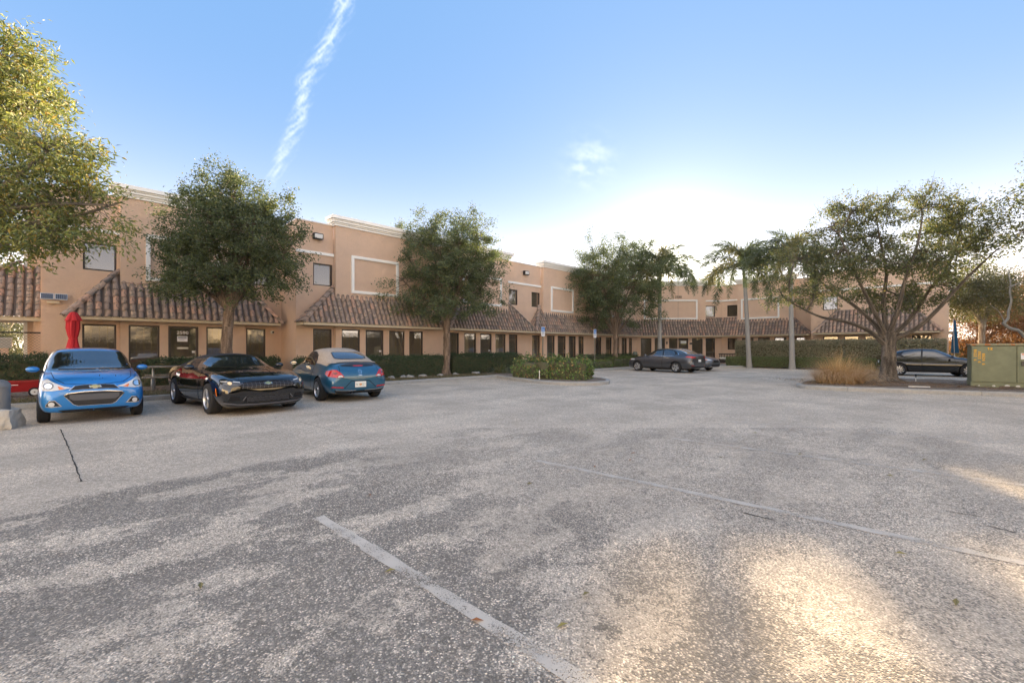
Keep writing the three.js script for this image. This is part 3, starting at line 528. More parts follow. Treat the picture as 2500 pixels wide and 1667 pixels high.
{
  // pair of small solar panels with a lamp below
  const g = group('solar_light', building), s = FA.s(131, o1), y = 3.2; FA.put(g);
  for (const k of [-1, 1]) { const p = obj('solar_panel', rbx(0.31, 0.22, 0.03, 0.01).rotateX(-0.35).translate(s + k * 0.165, y, o1 + 0.12), std([0.6, 0.62, 0.65], 0.4), g); const cells = []; for (let i = 0; i < 6; i++) cells.push(bx(0.04, 0.18, 0.006).translate(-0.115 + i * 0.046, 0, 0.018)); const c = obj('cell', cells, phys([0.02, 0.024, 0.04], 0.15, { clearcoat: 1 }), p); c.geometry.rotateX(-0.35).translate(s + k * 0.165, y, o1 + 0.12); }
  obj('lamp', rbx(0.3, 0.09, 0.1, 0.02, s - 0.02, y - 0.19, o1 + 0.07), std([0.65, 0.52, 0.35], 0.6), g);
  for (const px of [575, 665]) { const c = group('security_camera', building), ss = FA.s(px, o1 + 0.1); FA.put(c); obj('base', new THREE.SphereGeometry(0.075, 16, 12).scale(1, 1, 0.9).translate(ss, 2.18, o1 + 0.05), std([0.75, 0.73, 0.7], 0.4), c); obj('lens', cy(0.035, 0.035, 0.05, 0, 0, 0, 14).rotateX(Math.PI / 2).translate(ss + 0.012, 2.17, o1 + 0.12), blackMat, c); }
  // lettering on the entrance door
  const ds = FA.s(446, b1), z = b1 - 0.075, sign = new THREE.Group(); sign.name = 'door_lettering'; FA.put(sign); building.add(sign);
  obj('house_number', text('2590', 0.125, 0.004).translate(ds, 2.07, z), std([0.82, 0.78, 0.72], 0.5), sign);
  obj('notice', bx(0.33, 0.21, 0.004, ds - 0.01, 1.83, z), std([0.82, 0.8, 0.8], 0.6), sign);
  const lines_ = [bx(0.27, 0.05, 0.003, ds - 0.01, 1.885, z + 0.004)]; obj('notice_heading', lines_, std([0.2, 0.21, 0.26], 0.7), sign); obj('notice_text', [bx(0.25, 0.012, 0.003, ds - 0.01, 1.825, z + 0.004), bx(0.17, 0.012, 0.003, ds - 0.03, 1.79, z + 0.004)], std([0.45, 0.43, 0.45], 0.7), sign);
  obj('entrance_sign', bx(0.36, 0.07, 0.004, ds, 1.47, z), std([0.55, 0.5, 0.4], 0.6), sign); obj('entrance_letters', text('ENTRANCE', 0.042, 0.003).translate(ds, 1.47, z + 0.003), std([0.85, 0.8, 0.7], 0.6), sign);
  // number over the chamfered corner, sign on its glass door
  FC.put(obj('house_number', text('2580', 0.2, 0.02).translate(FC.s(1656.5, 0.2), 5.96, 0.2), std([0.13, 0.105, 0.08], 0.7), building));
  FC.put(obj('shop_lettering', [bx(0.5, 0.22, 0.004, FC.s(1670, 0.2), 1.98, 0.12)], std([0.7, 0.7, 0.66], 0.7), building)); FC.put(obj('shop_lettering_line', bx(0.45, 0.05, 0.004, FC.s(1670, 0.2), 1.79, 0.12), std([0.5, 0.5, 0.16], 0.7), building));
  FC.put(obj('wall_plaque', bx(0.22, 0.16, 0.02, FC.s(1687, 0.2), 1.86, 0.21), std([0.08, 0.07, 0.06], 0.6), building)); FC.put(obj('wall_lantern', [rbx(0.1, 0.2, 0.1, 0.02, FC.s(1628, 0.2), 1.9, 0.26), rbx(0.14, 0.03, 0.14, 0.01, FC.s(1628, 0.2), 2.01, 0.26)], std([0.06, 0.05, 0.04], 0.5), building));
}
// ---------------------------------------------------------------- cars
// A body is lofted from stations [x, underside, sill half-width, widest height, widest half-width, belt height, belt half-width, roof-edge height, roof-edge half-width, top height]; x runs forward.
function pchip(xs, ys) {
  const n = xs.length, h = [], dl = [], m = new Array(n).fill(0);
  for (let i = 0; i < n - 1; i++) { h[i] = xs[i + 1] - xs[i]; dl[i] = (ys[i + 1] - ys[i]) / h[i]; }
  for (let i = 1; i < n - 1; i++) if (dl[i - 1] * dl[i] > 0) { const w1 = 2 * h[i] + h[i - 1], w2 = h[i] + 2 * h[i - 1]; m[i] = (w1 + w2) / (w1 / dl[i - 1] + w2 / dl[i]); }
  m[0] = dl[0]; m[n - 1] = dl[n - 2];
  return (x) => { let i = 0; while (i < n - 2 && x > xs[i + 1]) i++; const t = (x - xs[i]) / h[i], a = t * t * t, b = t * t; return ys[i] * (2 * a - 3 * b + 1) + m[i] * h[i] * (a - 2 * b + t) + ys[i + 1] * (-2 * a + 3 * b) + m[i + 1] * h[i] * (a - b); };
}
function chaikin(p, it) { for (let k = 0; k < it; k++) { const q = [p[0]]; for (let i = 0; i + 1 < p.length; i++) { const a = p[i], b = p[i + 1]; if (i) q.push(a.map((v, c) => v * 0.75 + b[c] * 0.25)); else q.push(a.map((v, c) => v * 0.5 + b[c] * 0.5)); if (i + 2 < p.length) q.push(a.map((v, c) => v * 0.25 + b[c] * 0.75)); } q.push(p.at(-1)); p = q; } return p; }
function loftBody(rows) {
  const xs = rows.map((r) => r[0]), cols = Array.from({ length: 9 }, (_, c) => pchip(xs, rows.map((r) => r[c + 1]))), st = [], x0 = xs[0], x1 = xs.at(-1);
  const N = 76; for (let i = 0; i <= N; i++) { const t = i / N; st.push(lerp(x0, x1, t - 0.42 * Math.sin(2 * Math.PI * t) / (2 * Math.PI) )); }
  const pos = [], uv = [], idx = []; let M = 0;
  st.forEach((x, k) => {
    const [yb, ws, ym, wm, yl, wb, yr, wr, yt] = cols.map((f) => f(x));
    const half = chaikin([[0, yb, 0], [ws * 0.86, yb, 1], [ws, yb + 0.07, 2], [wm, ym, 3], [wb, yl, 4], [wr, yr, 5], [wr * 0.55, yt - (yt - yr) * 0.12, 5.5], [0, yt, 6]], 3);
    const ring = [...half, ...half.slice(1, -1).reverse().map(([z, y, t]) => [-z, y, t])]; M = ring.length;
    for (const [z, y, t] of ring) { pos.push(x, y, z); uv.push(x, t); }
    if (k) for (let i = 0; i < M; i++) { const a = (k - 1) * M + i, b = (k - 1) * M + (i + 1) % M, c = k * M + i, d = k * M + (i + 1) % M; idx.push(a, c, d, a, d, b); }
  });
  for (const [k, x] of [[0, x0], [st.length - 1, x1]]) { let cyy = 0; for (let i = 0; i < M; i++) cyy += pos[(k * M + i) * 3 + 1] / M; const c = pos.length / 3; pos.push(x + (k ? 0.004 : -0.004), cyy, 0); uv.push(x, 3); for (let i = 0; i < M; i++) { const a = k * M + i, b = k * M + (i + 1) % M; k ? idx.push(a, c, b) : idx.push(a, b, c); } }
  const g = new THREE.BufferGeometry(); g.setAttribute('position', new THREE.Float32BufferAttribute(pos, 3)); g.setAttribute('uv', new THREE.Float32BufferAttribute(uv, 2)); g.setIndex(idx); g.computeVertexNormals();
  return g;
}
const VIEWS = { front: [V3(1, 0, 0), (p) => V3(6, p[1], p[0])], rear: [V3(-1, 0, 0), (p) => V3(-6, p[1], p[0])], right: [V3(0, 0, 1), (p) => V3(p[0], p[1], 4)], left: [V3(0, 0, -1), (p) => V3(p[0], p[1], -4)], top: [V3(0, 1, 0), (p) => V3(p[0], 4, p[1])] };
const chromeMat = std([0.75, 0.76, 0.78], 0.12, { metalness: 1 }), tyreMat = std([0.018, 0.018, 0.019], 0.85), carBlack = std([0.012, 0.012, 0.013], 0.45), carGlass = phys([0.012, 0.014, 0.016], 0.03, { clearcoat: 1, clearcoatRoughness: 0.02, ior: 1.95 });
const lensMat = phys([0.62, 0.63, 0.62], 0.08, { clearcoat: 1 }), redLens = phys([0.45, 0.012, 0.012], 0.1, { clearcoat: 1 }), amberLens = phys([0.8, 0.2, 0.02], 0.15, { clearcoat: 1 }), gapMat = std([0.006, 0.006, 0.007], 0.9), goldMat = std([0.72, 0.52, 0.22], 0.25, { metalness: 1 }), rimMat = std([0.62, 0.63, 0.65], 0.28, { metalness: 0.95 }), darkRim = std([0.06, 0.06, 0.065], 0.3, { metalness: 0.8 }), plateMat = std([0.78, 0.78, 0.75], 0.5);
const paint = (c, o = {}) => phys(c, 0.32, { metalness: 0.35, clearcoat: 1, clearcoatRoughness: 0.03, ...o });
const evaluator = new Evaluator(); evaluator.attributes = ['position', 'normal', 'uv']; evaluator.useGroups = true;

function makeCar(spec) {
  const { name, label, pos, az, rows, front, rear, tyreR, tyreW = 0.21, track, paintMat: pm, rim, grp } = spec;
  const car = thing(name, label, 'car', [pos[0], 0, -pos[1]], Math.PI / 2 - rad(az), grp);
  const loft = loftBody(rows), bvh = new MeshBVH(loft);
  const cutters = [];
  const archR = tyreR + 0.05;
  let body = new Brush(loft, pm); body.updateMatrixWorld();
  for (const x of [front, rear]) for (const s of [-1, 1]) {
    const c = new Brush(new THREE.CylinderGeometry(archR, archR, 0.5, 40).rotateX(Math.PI / 2), gapMat); c.position.set(x, tyreR + 0.005, s * (track / 2 + 0.1)); c.updateMatrixWorld();
    body = evaluator.evaluate(body, c, SUBTRACTION); body.updateMatrixWorld();
  }
  // the cabin roof above the belt is a part of its own where it is of another stuff
  const g = body.geometry, P = g.attributes.position, U = g.attributes.uv, ix = g.index, pick = { body: [], soft_top: [], wheel_well: [] };
  const gs = g.groups.length ? g.groups : [{ start: 0, count: ix.count, materialIndex: 0 }], mats = Array.isArray(body.material) ? body.material : [body.material];
  for (const gr of gs) for (let i = gr.start; i < gr.start + gr.count; i += 3) {
    const t = [ix.getX(i), ix.getX(i + 1), ix.getX(i + 2)];
    if (mats[gr.materialIndex] === gapMat) { pick.wheel_well.push(...t); continue; }
    const v = (U.getY(t[0]) + U.getY(t[1]) + U.getY(t[2])) / 3, x = (U.getX(t[0]) + U.getX(t[1]) + U.getX(t[2])) / 3;
    (spec.roof && v > spec.roof.v && x > spec.roof.x0 && x < spec.roof.x1 ? pick.soft_top : pick.body).push(...t);
  }
  const sub = (list) => { const h = new THREE.BufferGeometry(); for (const k of ['position', 'normal', 'uv']) { const a = g.attributes[k], out = new Float32Array(list.length * a.itemSize); list.forEach((q, i) => { for (let c = 0; c < a.itemSize; c++) out[i * a.itemSize + c] = a.getComponent(q, c); }); h.setAttribute(k, new THREE.BufferAttribute(out, a.itemSize)); } return h; };
  const bodyMesh = obj('body', sub(pick.body), pm, car);
  if (pick.soft_top.length) obj('soft_top', sub(pick.soft_top), spec.roof.mat, car);
  obj('wheel_well', sub(pick.wheel_well), gapMat, car);
  // patches: an outline seen from one side, laid on the body and lifted off it
  const ray = new THREE.Ray();
  function patch(nm, view, outline, mat, lift = 0.006, parent = car, edge = 0.055) {
    const [dir, start] = VIEWS[view], dense = [];
    outline.forEach((a, i) => { const b = outline[(i + 1) % outline.length], n = Math.max(1, Math.ceil(Math.hypot(b[0] - a[0], b[1] - a[1]) / edge)); for (let k = 0; k < n; k++) dense.push(new THREE.Vector2(lerp(a[0], b[0], k / n), lerp(a[1], b[1], k / n))); });
    let h = new THREE.ShapeGeometry(new THREE.Shape(dense)).toNonIndexed(); h.deleteAttribute('normal'); h.deleteAttribute('uv');
    h = mergeVertices(new TessellateModifier(edge, 7).modify(h), 1e-5); h.deleteAttribute('normal');
    const p = h.attributes.position, nor = new Float32Array(p.count * 3); let last = null; const miss = [];
    const nA = loft.attributes.normal, hits = [];
    for (let i = 0; i < p.count; i++) {
      const q = [p.getX(i), p.getY(i)]; ray.origin.copy(start(q)); ray.direction.copy(dir).negate();
      const hit = bvh.raycastFirst(ray, THREE.DoubleSide);
      if (!hit) { miss.push([i, q]); continue; }
      const { a, b, c } = hit.face, bc = THREE.Triangle.getBarycoord(hit.point, V3().fromBufferAttribute(loft.attributes.position, a), V3().fromBufferAttribute(loft.attributes.position, b), V3().fromBufferAttribute(loft.attributes.position, c), V3());
      const n = V3().fromBufferAttribute(nA, a).multiplyScalar(bc.x).addScaledVector(V3().fromBufferAttribute(nA, b), bc.y).addScaledVector(V3().fromBufferAttribute(nA, c), bc.z).normalize();
      if (n.dot(dir) < 0) n.negate();
      hits.push([q, hit.point.clone().addScaledVector(n, lift), n]); p.setXYZ(i, ...hits.at(-1)[1].toArray()); n.toArray(nor, i * 3);
    }
    for (const [i, q] of miss) { let best = null, bd = 1e9; for (const hh of hits) { const d = (hh[0][0] - q[0]) ** 2 + (hh[0][1] - q[1]) ** 2; if (d < bd) { bd = d; best = hh; } } if (best) { p.setXYZ(i, ...best[1].toArray()); best[2].toArray(nor, i * 3); } }
    h.setAttribute('normal', new THREE.BufferAttribute(nor, 3));
    if (['rear', 'right', 'top'].includes(view) === (view === 'right') ) { /* winding fits */ }
    const fl = view === 'front' || view === 'left' || view === 'top'; if (fl) { const id = h.index.array; for (let i = 0; i < id.length; i += 3) { const t = id[i]; id[i] = id[i + 1]; id[i + 1] = t; } }
    return obj(nm, h, mat, parent);
  }
  const mirror = (o) => o.map(([a, b]) => [-a, b]).reverse();
  const both = (nm, view, o, mat, lift, parent) => [patch(nm, view, o, mat, lift, parent), patch(nm, view, mirror(o), mat, lift, parent)];
  const ribbon = (nm, view, pts, w, mat, lift = 0.008, parent = car) => { const l = [], r = []; pts.forEach((p, i) => { const a = pts[Math.max(0, i - 1)], b = pts[Math.min(pts.length - 1, i + 1)], L = Math.hypot(b[0] - a[0], b[1] - a[1]) || 1, nx = -(b[1] - a[1]) / L * w / 2, ny = (b[0] - a[0]) / L * w / 2; l.push([p[0] + nx, p[1] + ny]); r.unshift([p[0] - nx, p[1] - ny]); }); return patch(nm, view, [...l, ...r], mat, lift, parent, 0.06); };
  const grow = (o, k) => { const cx = o.reduce((s, p) => s + p[0], 0) / o.length, cyy = o.reduce((s, p) => s + p[1], 0) / o.length; return o.map(([x, y]) => { const L = Math.hypot(x - cx, y - cyy); return [x + (x - cx) / L * k, y + (y - cyy) / L * k]; }); };
  const panel = (nm, view, o, mat = pm) => { const gp = patch(nm + '_gap', view, grow(o, 0.012), gapMat, 0.0025); const d = patch(nm, view, o, mat, 0.005); d.add(gp); gp.name = 'gap'; return d; };
  // wheels
  const prof = [[tyreR * 0.66, -tyreW / 2], [tyreR * 0.74, -tyreW / 2 - 0.004], [tyreR * 0.93, -tyreW / 2 + 0.005], [tyreR * 0.985, -tyreW / 2 + 0.03], [tyreR, -tyreW / 4], [tyreR, tyreW / 4], [tyreR * 0.985, tyreW / 2 - 0.03], [tyreR * 0.93, tyreW / 2 - 0.005], [tyreR * 0.74, tyreW / 2 + 0.004], [tyreR * 0.66, tyreW / 2]];
  const tyre = new THREE.LatheGeometry(prof.map(([r, y]) => new THREE.Vector2(r, y)), 40).rotateX(Math.PI / 2), rr = tyreR * 0.69;
  const barrelG = new THREE.LatheGeometry([[rr, -tyreW / 2 + 0.012], [rr, tyreW / 2 - 0.004], [rr * 0.955, tyreW / 2 - 0.004], [rr * 0.92, tyreW / 2 - 0.03], [rr * 0.9, -tyreW / 2 + 0.03]].map((p) => new THREE.Vector2(...p)), 36).rotateX(Math.PI / 2);
  const spokes = []; const nS = rim.n;
  for (let k = 0; k < nS; k++) for (const sgn of rim.split ? [-1, 1] : [0]) {
    const sh = new THREE.Shape([[-rim.w0, 0.05], [rim.w0, 0.05], [rim.w1, rr * 0.96], [-rim.w1, rr * 0.96]].map((p) => new THREE.Vector2(...p)));
    const e = new THREE.ExtrudeGeometry(sh, { depth: 0.022, bevelEnabled: true, bevelSize: 0.004, bevelThickness: 0.004, bevelSegments: 1 }); e.rotateX(-0.05).rotateZ(2 * Math.PI * k / nS + sgn * (rim.split || 0)); spokes.push(e.translate(0, 0, tyreW / 2 - 0.04));
  }
  const face = merge([...spokes, new THREE.CylinderGeometry(0.06, 0.07, 0.03, 20).rotateX(Math.PI / 2).translate(0, 0, tyreW / 2 - 0.02)]);
  const dark = new THREE.CircleGeometry(rr * 0.93, 32).translate(0, 0, tyreW / 2 - 0.075);
  const disc = new THREE.CylinderGeometry(rr * 0.72, rr * 0.72, 0.02, 28).rotateX(Math.PI / 2).translate(0, 0, tyreW / 2 - 0.062);
  for (const x of [front, rear]) for (const s of [-1, 1]) {
    const w = group('wheel', car); w.position.set(x, tyreR, s * track / 2); if (s < 0) w.rotation.y = Math.PI; w.rotation.z = (x > 0 ? 0.35 : 0.9) + s * 0.2; w.rotation.order = 'YXZ';
    obj('tyre', tyre, tyreMat, w); obj('rim', [barrelG.clone(), face.clone()], rim.mat ?? rimMat, w); obj('brake_disc', disc, std([0.3, 0.3, 0.3], 0.4, { metalness: 0.9 }), w); obj('wheel_backing', dark, gapMat, w); obj('centre_cap', new THREE.CylinderGeometry(0.03, 0.03, 0.01, 16).rotateX(Math.PI / 2).translate(0, 0, tyreW / 2 + 0.0), carBlack, w);
  }
  // mirrors
  if (spec.mirror) for (const s of [-1, 1]) {
    const [mx, my, mz] = spec.mirror, m = group('door_mirror', car); m.position.set(mx, my, s * mz);
    const sh = new THREE.SphereGeometry(1, 20, 14).scale(0.06, 0.06, 0.1); const pp = sh.attributes.position; for (let i = 0; i < pp.count; i++) if (pp.getX(i) < -0.02) pp.setX(i, -0.02); sh.computeVertexNormals();
    obj('housing', sh.translate(0, 0.02, s * 0.06), spec.mirrorMat ?? pm, m); obj('arm', bar(V3(0, -0.04, -s * 0.1), V3(0, 0.0, s * 0.02), 0.018, 8), carBlack, m); obj('mirror_glass', new THREE.CircleGeometry(1, 20).scale(0.08, 0.045, 1).rotateY(-Math.PI / 2).translate(-0.023, 0.02, s * 0.065), std([0.6, 0.6, 0.62], 0.03, { metalness: 1 }), m);
  }
  return { car, patch, both, mirror, ribbon, panel, grow, bodyMesh };
}
const arc = (cx, cyy, r, a0, a1, n = 14, ry = r) => Array.from({ length: n + 1 }, (_, i) => { const a = rad(lerp(a0, a1, i / n)); return [cx + r * Math.cos(a), cyy + ry * Math.sin(a)]; });
const disc2 = (cx, cyy, r, ry = r, n = 20) => arc(cx, cyy, r, 0, 360 - 360 / n, n - 1, ry);
const bowtie = (cx, cyy, w) => [[-0.5, 0.02], [-0.42, 0.11], [-0.17, 0.11], [-0.17, 0.19], [0.19, 0.19], [0.19, 0.11], [0.5, 0.11], [0.42, -0.02], [0.42, -0.11], [0.17, -0.11], [0.17, -0.19], [-0.19, -0.19], [-0.19, -0.11], [-0.5, -0.11]].map(([a, b]) => [cx + a * w, cyy + b * w]);

// ---- bright blue hatchback, nose towards the lot
{
  const rows = [
    [-1.82, .45, .55, .62, .62, .82, .60, .95, .50, 1.0], [-1.76, .33, .66, .60, .74, .95, .70, 1.25, .52, 1.32], [-1.6, .25, .72, .60, .79, .98, .745, 1.37, .54, 1.43], [-1.0, .2, .76, .58, .80, .98, .755, 1.41, .57, 1.47], [-.3, .2, .76, .58, .795, .97, .75, 1.425, .58, 1.485],
    [.12, .2, .76, .58, .795, .96, .75, 1.40, .57, 1.465], [.5, .2, .76, .58, .795, .955, .75, 1.22, .565, 1.28], [.95, .2, .76, .58, .795, .95, .75, 1.0, .60, 1.045], [1.3, .2, .76, .58, .795, .92, .735, .95, .56, .985], [1.55, .21, .74, .56, .785, .86, .70, .885, .52, .915],
    [1.68, .22, .71, .54, .755, .80, .66, .82, .48, .845], [1.76, .24, .66, .52, .69, .72, .60, .745, .42, .76], [1.80, .28, .58, .5, .61, .66, .52, .68, .36, .69], [1.82, .34, .48, .48, .5, .6, .42, .62, .28, .63]];
  const blue = paint([0.018, 0.2, 0.55], { metalness: 0.3 });
  const c = makeCar({ name: 'hatchback_car', label: 'bright blue hatchback with chrome edged hexagon grille parked beside black convertible', pos: [-9.62, 10.05], az: 133.5, rows, front: 1.1, rear: -1.285, tyreR: 0.295, tyreW: 0.185, track: 1.41, paintMat: blue, rim: { n: 5, split: 0.17, w0: 0.022, w1: 0.03 }, mirror: [0.62, 1.02, 0.8] });
  const { patch, both, ribbon, panel } = c;
  patch('windscreen', 'front', [[-.655, 1.015], [-.6, 1.2], [-.53, 1.385], [-.3, 1.41], [0, 1.418], [.3, 1.41], [.53, 1.385], [.6, 1.2], [.655, 1.015], [.35, .998], [0, .99], [-.35, .998]], carGlass, 0.005);
  ribbon('wiper', 'front', [[-.05, 1.025], [.5, 1.035]], 0.016, carBlack, 0.012); ribbon('wiper', 'front', [[-.6, 1.03], [-.1, 1.03]], 0.016, carBlack, 0.012);
  panel('bonnet', 'front', [[-.6, .985], [-.3, .972], [0, .968], [.3, .972], [.6, .985], [.56, .88], [.42, .785], [.2, .762], [0, .758], [-.2, .762], [-.42, .785], [-.56, .88]]);
  both('headlight', 'front', [[.335, .70], [.44, .735], [.56, .80], [.655, .875], [.715, .84], [.735, .74], [.72, .66], [.6, .655], [.44, .675]], lensMat, 0.008);
  for (const s of [-1, 1]) { const hl = patch('headlight_bezel', 'front', [[.42, .69], [.52, .74], [.5, .675]].map(([a, b]) => [a * s, b]), amberLens, 0.011); patch('headlight_bulb', 'front', disc2(.64 * s, .745, 0.05, 0.05), chromeMat, 0.012); patch('headlight_bezel', 'front', disc2(.64 * s, .745, 0.07, 0.065), std([.2, .2, .2], .2, { metalness: .8 }), 0.01); }
  const up = [[-.36, .655], [-.28, .735], [-.1, .75], [.1, .75], [.28, .735], [.36, .655], [.18, .665], [-.18, .665]];
  patch('upper_grille_trim', 'front', c.grow(up, 0.014), chromeMat, 0.006); patch('upper_grille', 'front', up, carBlack, 0.009);
  patch('emblem_border', 'front', bowtie(0, .71, .185), chromeMat, 0.013); patch('emblem', 'front', bowtie(0, .71, .165), goldMat, 0.016);
  const low = [[-.43, .56], [-.38, .595], [-.15, .618], [.15, .618], [.38, .595], [.43, .56], [.3, .385], [.24, .355], [-.24, .355], [-.3, .385]];
  patch('lower_grille_trim', 'front', c.grow(low, 0.014), chromeMat, 0.006); patch('lower_grille', 'front', low, std([.02, .02, .021], .7), 0.009);
  patch('grille_bar', 'front', [[-.36, .57], [.36, .57], [.36, .50], [.3, .455], [-.3, .455], [-.36, .50]], std([0.09, 0.09, 0.095], 0.6), 0.016);
  for (let k = 0; k < 4; k++) ribbon('grille_slat', 'front', [[-.3 + k * .012, .435 - k * .023], [.3 - k * .012, .435 - k * .023]], 0.007, std([.05, .05, .05], .5), 0.013);
  for (const s of [-1, 1]) { const m = (o) => o.map(([a, b]) => [a * s, b]); patch('fog_light_trim', 'front', m([[.46, .355], [.47, .375], [.555, .48], [.63, .475], [.68, .40], [.68, .355], [.6, .34]]), chromeMat, 0.006); patch('fog_light_surround', 'front', m([[.49, .365], [.56, .465], [.625, .465], [.665, .40], [.665, .37]]), carBlack, 0.01); patch('fog_light', 'front', disc2(.6 * s, .405, 0.042), lensMat, 0.016); }
  patch('lower_lip', 'front', [[-.52, .285], [.52, .285], [.45, .235], [-.45, .235]], carBlack, 0.006);
  for (const v of ['left', 'right']) {
    patch('side_window', v, [[.72, 1.0], [.2, 1.39], [-.25, 1.405], [-.28, .995]], carGlass, 0.006); patch('side_window', v, [[-.33, 1.0], [-.31, 1.4], [-.9, 1.385], [-1.2, 1.08]], carGlass, 0.006);
    const d = panel('door', v, [[.78, .94], [.72, .5], [.68, .32], [-.28, .3], [-.3, .6], [-.29, .96]]); ribbon('handle', v, [[-.2, .86], [-.05, .865]], 0.03, blue, 0.03, d);
    panel('door', v, [[-.35, .96], [-.36, .32], [-.85, .32], [-1.0, .62], [-1.12, .96]]);
    patch('sill_trim', v, [[.72, .27], [-.9, .27], [-.9, .21], [.72, .21]], carBlack, 0.006);
  }
  patch('rear_window', 'rear', [[-.5, 1.08], [-.44, 1.33], [.44, 1.33], [.5, 1.08]], carGlass); both('tail_light', 'rear', [[.5, .78], [.5, .98], [.68, 1.02], [.7, .8]], redLens, 0.008);
}
// ---- black convertible with its black cloth roof up
{
  const rows = [
    [-2.39, .5, .6, .68, .68, .86, .62, .93, .5, .95], [-2.3, .36, .72, .66, .84, .92, .76, .99, .6, 1.01], [-2.0, .24, .84, .62, .93, .95, .86, 1.01, .62, 1.03], [-1.37, .18, .88, .6, .95, .96, .87, 1.12, .62, 1.17], [-.9, .17, .88, .58, .945, .94, .845, 1.24, .57, 1.29],
    [-.3, .17, .88, .58, .935, .93, .84, 1.28, .57, 1.335], [.12, .17, .88, .58, .93, .93, .84, 1.255, .57, 1.315], [.45, .17, .88, .58, .93, .93, .845, 1.1, .61, 1.165], [.85, .17, .88, .58, .935, .93, .86, .965, .68, 1.0], [1.44, .17, .88, .58, .95, .925, .875, .945, .64, .965],
    [1.95, .17, .86, .56, .94, .86, .84, .885, .6, .905], [2.2, .17, .82, .54, .90, .79, .79, .815, .56, .83], [2.31, .18, .76, .52, .83, .735, .72, .755, .5, .77], [2.36, .2, .68, .5, .72, .69, .64, .705, .45, .715], [2.39, .24, .56, .48, .58, .62, .52, .635, .36, .64]];
  const blk = paint([0.004, 0.004, 0.005], { metalness: 0, roughness: 0.06 });
  const c = makeCar({ name: 'convertible_car', label: 'black low convertible with black cloth roof and honeycomb grille beside blue hatchback', pos: [-7.3, 11.5], az: 130.5, rows, front: 1.44, rear: -1.37, tyreR: 0.345, tyreW: 0.25, track: 1.64, paintMat: blk, rim: { n: 5, split: 0.16, w0: 0.025, w1: 0.032 }, mirror: [0.42, 1.0, 0.96], roof: { v: 4.25, x0: -1.75, x1: 0.16, mat: std([0.022, 0.022, 0.024], 0.95) } });
  const { patch, both, ribbon, panel } = c;
  patch('windscreen', 'front', [[-.73, 1.0], [-.66, 1.12], [-.57, 1.245], [-.3, 1.27], [0, 1.28], [.3, 1.27], [.57, 1.245], [.66, 1.12], [.73, 1.0], [.4, .985], [0, .975], [-.4, .985]], carGlass, 0.005);
  panel('bonnet', 'front', [[-.7, .955], [-.35, .955], [0, .955], [.35, .955], [.7, .955], [.68, .86], [.6, .79], [.3, .755], [0, .748], [-.3, .755], [-.6, .79], [-.68, .86]]);
  ribbon('bonnet_crease', 'top', [[1.0, .3], [1.6, .27], [2.15, .2]], 0.02, blk, 0.014); ribbon('bonnet_crease', 'top', [[1.0, -.3], [1.6, -.27], [2.15, -.2]], 0.02, blk, 0.014);
  const gr = [[-.47, .725], [-.2, .735], [0, .738], [.2, .735], [.47, .725], [.6, .665], [.52, .60], [.3, .578], [0, .57], [-.3, .578], [-.52, .60], [-.6, .665]];
  patch('upper_grille', 'front', gr, gapMat, 0.006);
  const bars_ = std([0.16, 0.16, 0.17], 0.3, { metalness: 0.7 });
  for (let k = 0; k < 3; k++) ribbon('grille_bar', 'front', [[-.54, .69 - k * .036], [-.2, .695 - k * .038], [.2, .695 - k * .038], [.54, .69 - k * .036]], 0.007, bars_, 0.012);
  for (let i = -6; i <= 6; i++) ribbon('grille_bar', 'front', [[i * .085 + .01, .72], [i * .085 - .01, .66], [i * .085 + .01, .59]], 0.006, bars_, 0.011);
  patch('emblem_border', 'front', bowtie(0, .69, .16), chromeMat, 0.014); patch('emblem', 'front', bowtie(0, .69, .142), goldMat, 0.017);
  for (const s of [-1, 1]) {
    const m = (o) => o.map(([a, b]) => [a * s, b]);
    patch('headlight', 'front', m([[.5, .71], [.66, .745], [.82, .765], [.855, .73], [.8, .685], [.62, .66], [.55, .67]]), phys([.06, .06, .065], .08, { clearcoat: 1 }), 0.007);
    ribbon('running_light', 'front', m([[.56, .725], [.68, .745]]), 0.016, lensMat, 0.012); ribbon('running_light', 'front', m([[.76, .75], [.845, .75]]), 0.016, lensMat, 0.012); patch('headlight_bulb', 'front', disc2(.735 * s, .715, 0.034), phys([.8, .62, .36], .1, { clearcoat: 1 }), 0.014);
    ribbon('intake_fin', 'front', m([[.52, .345], [.46, .42]]), 0.022, bars_, 0.02); patch('side_intake', 'front', m([[.56, .33], [.58, .43], [.74, .44], [.78, .33]]), gapMat, 0.006);
  }
  patch('lower_grille', 'front', [[-.44, .405], [.44, .405], [.5, .30], [-.5, .30]], gapMat, 0.006);
  for (let k = 0; k < 4; k++) ribbon('lower_grille_bar', 'front', Array.from({ length: 17 }, (_, i) => [-.44 + i * .055, .39 - k * .024 + (i % 2 ? .008 : -.004)]), 0.008, bars_, 0.012);
  ribbon('splitter', 'front', [[-.84, .31], [-.62, .262], [-.3, .248], [0, .245], [.3, .248], [.62, .262], [.84, .31]], 0.03, std([.09, .09, .1], .3), 0.02);
  patch('plate_recess', 'front', [[-.62, .545], [.62, .545], [.56, .45], [-.56, .45]], blk, 0.004);
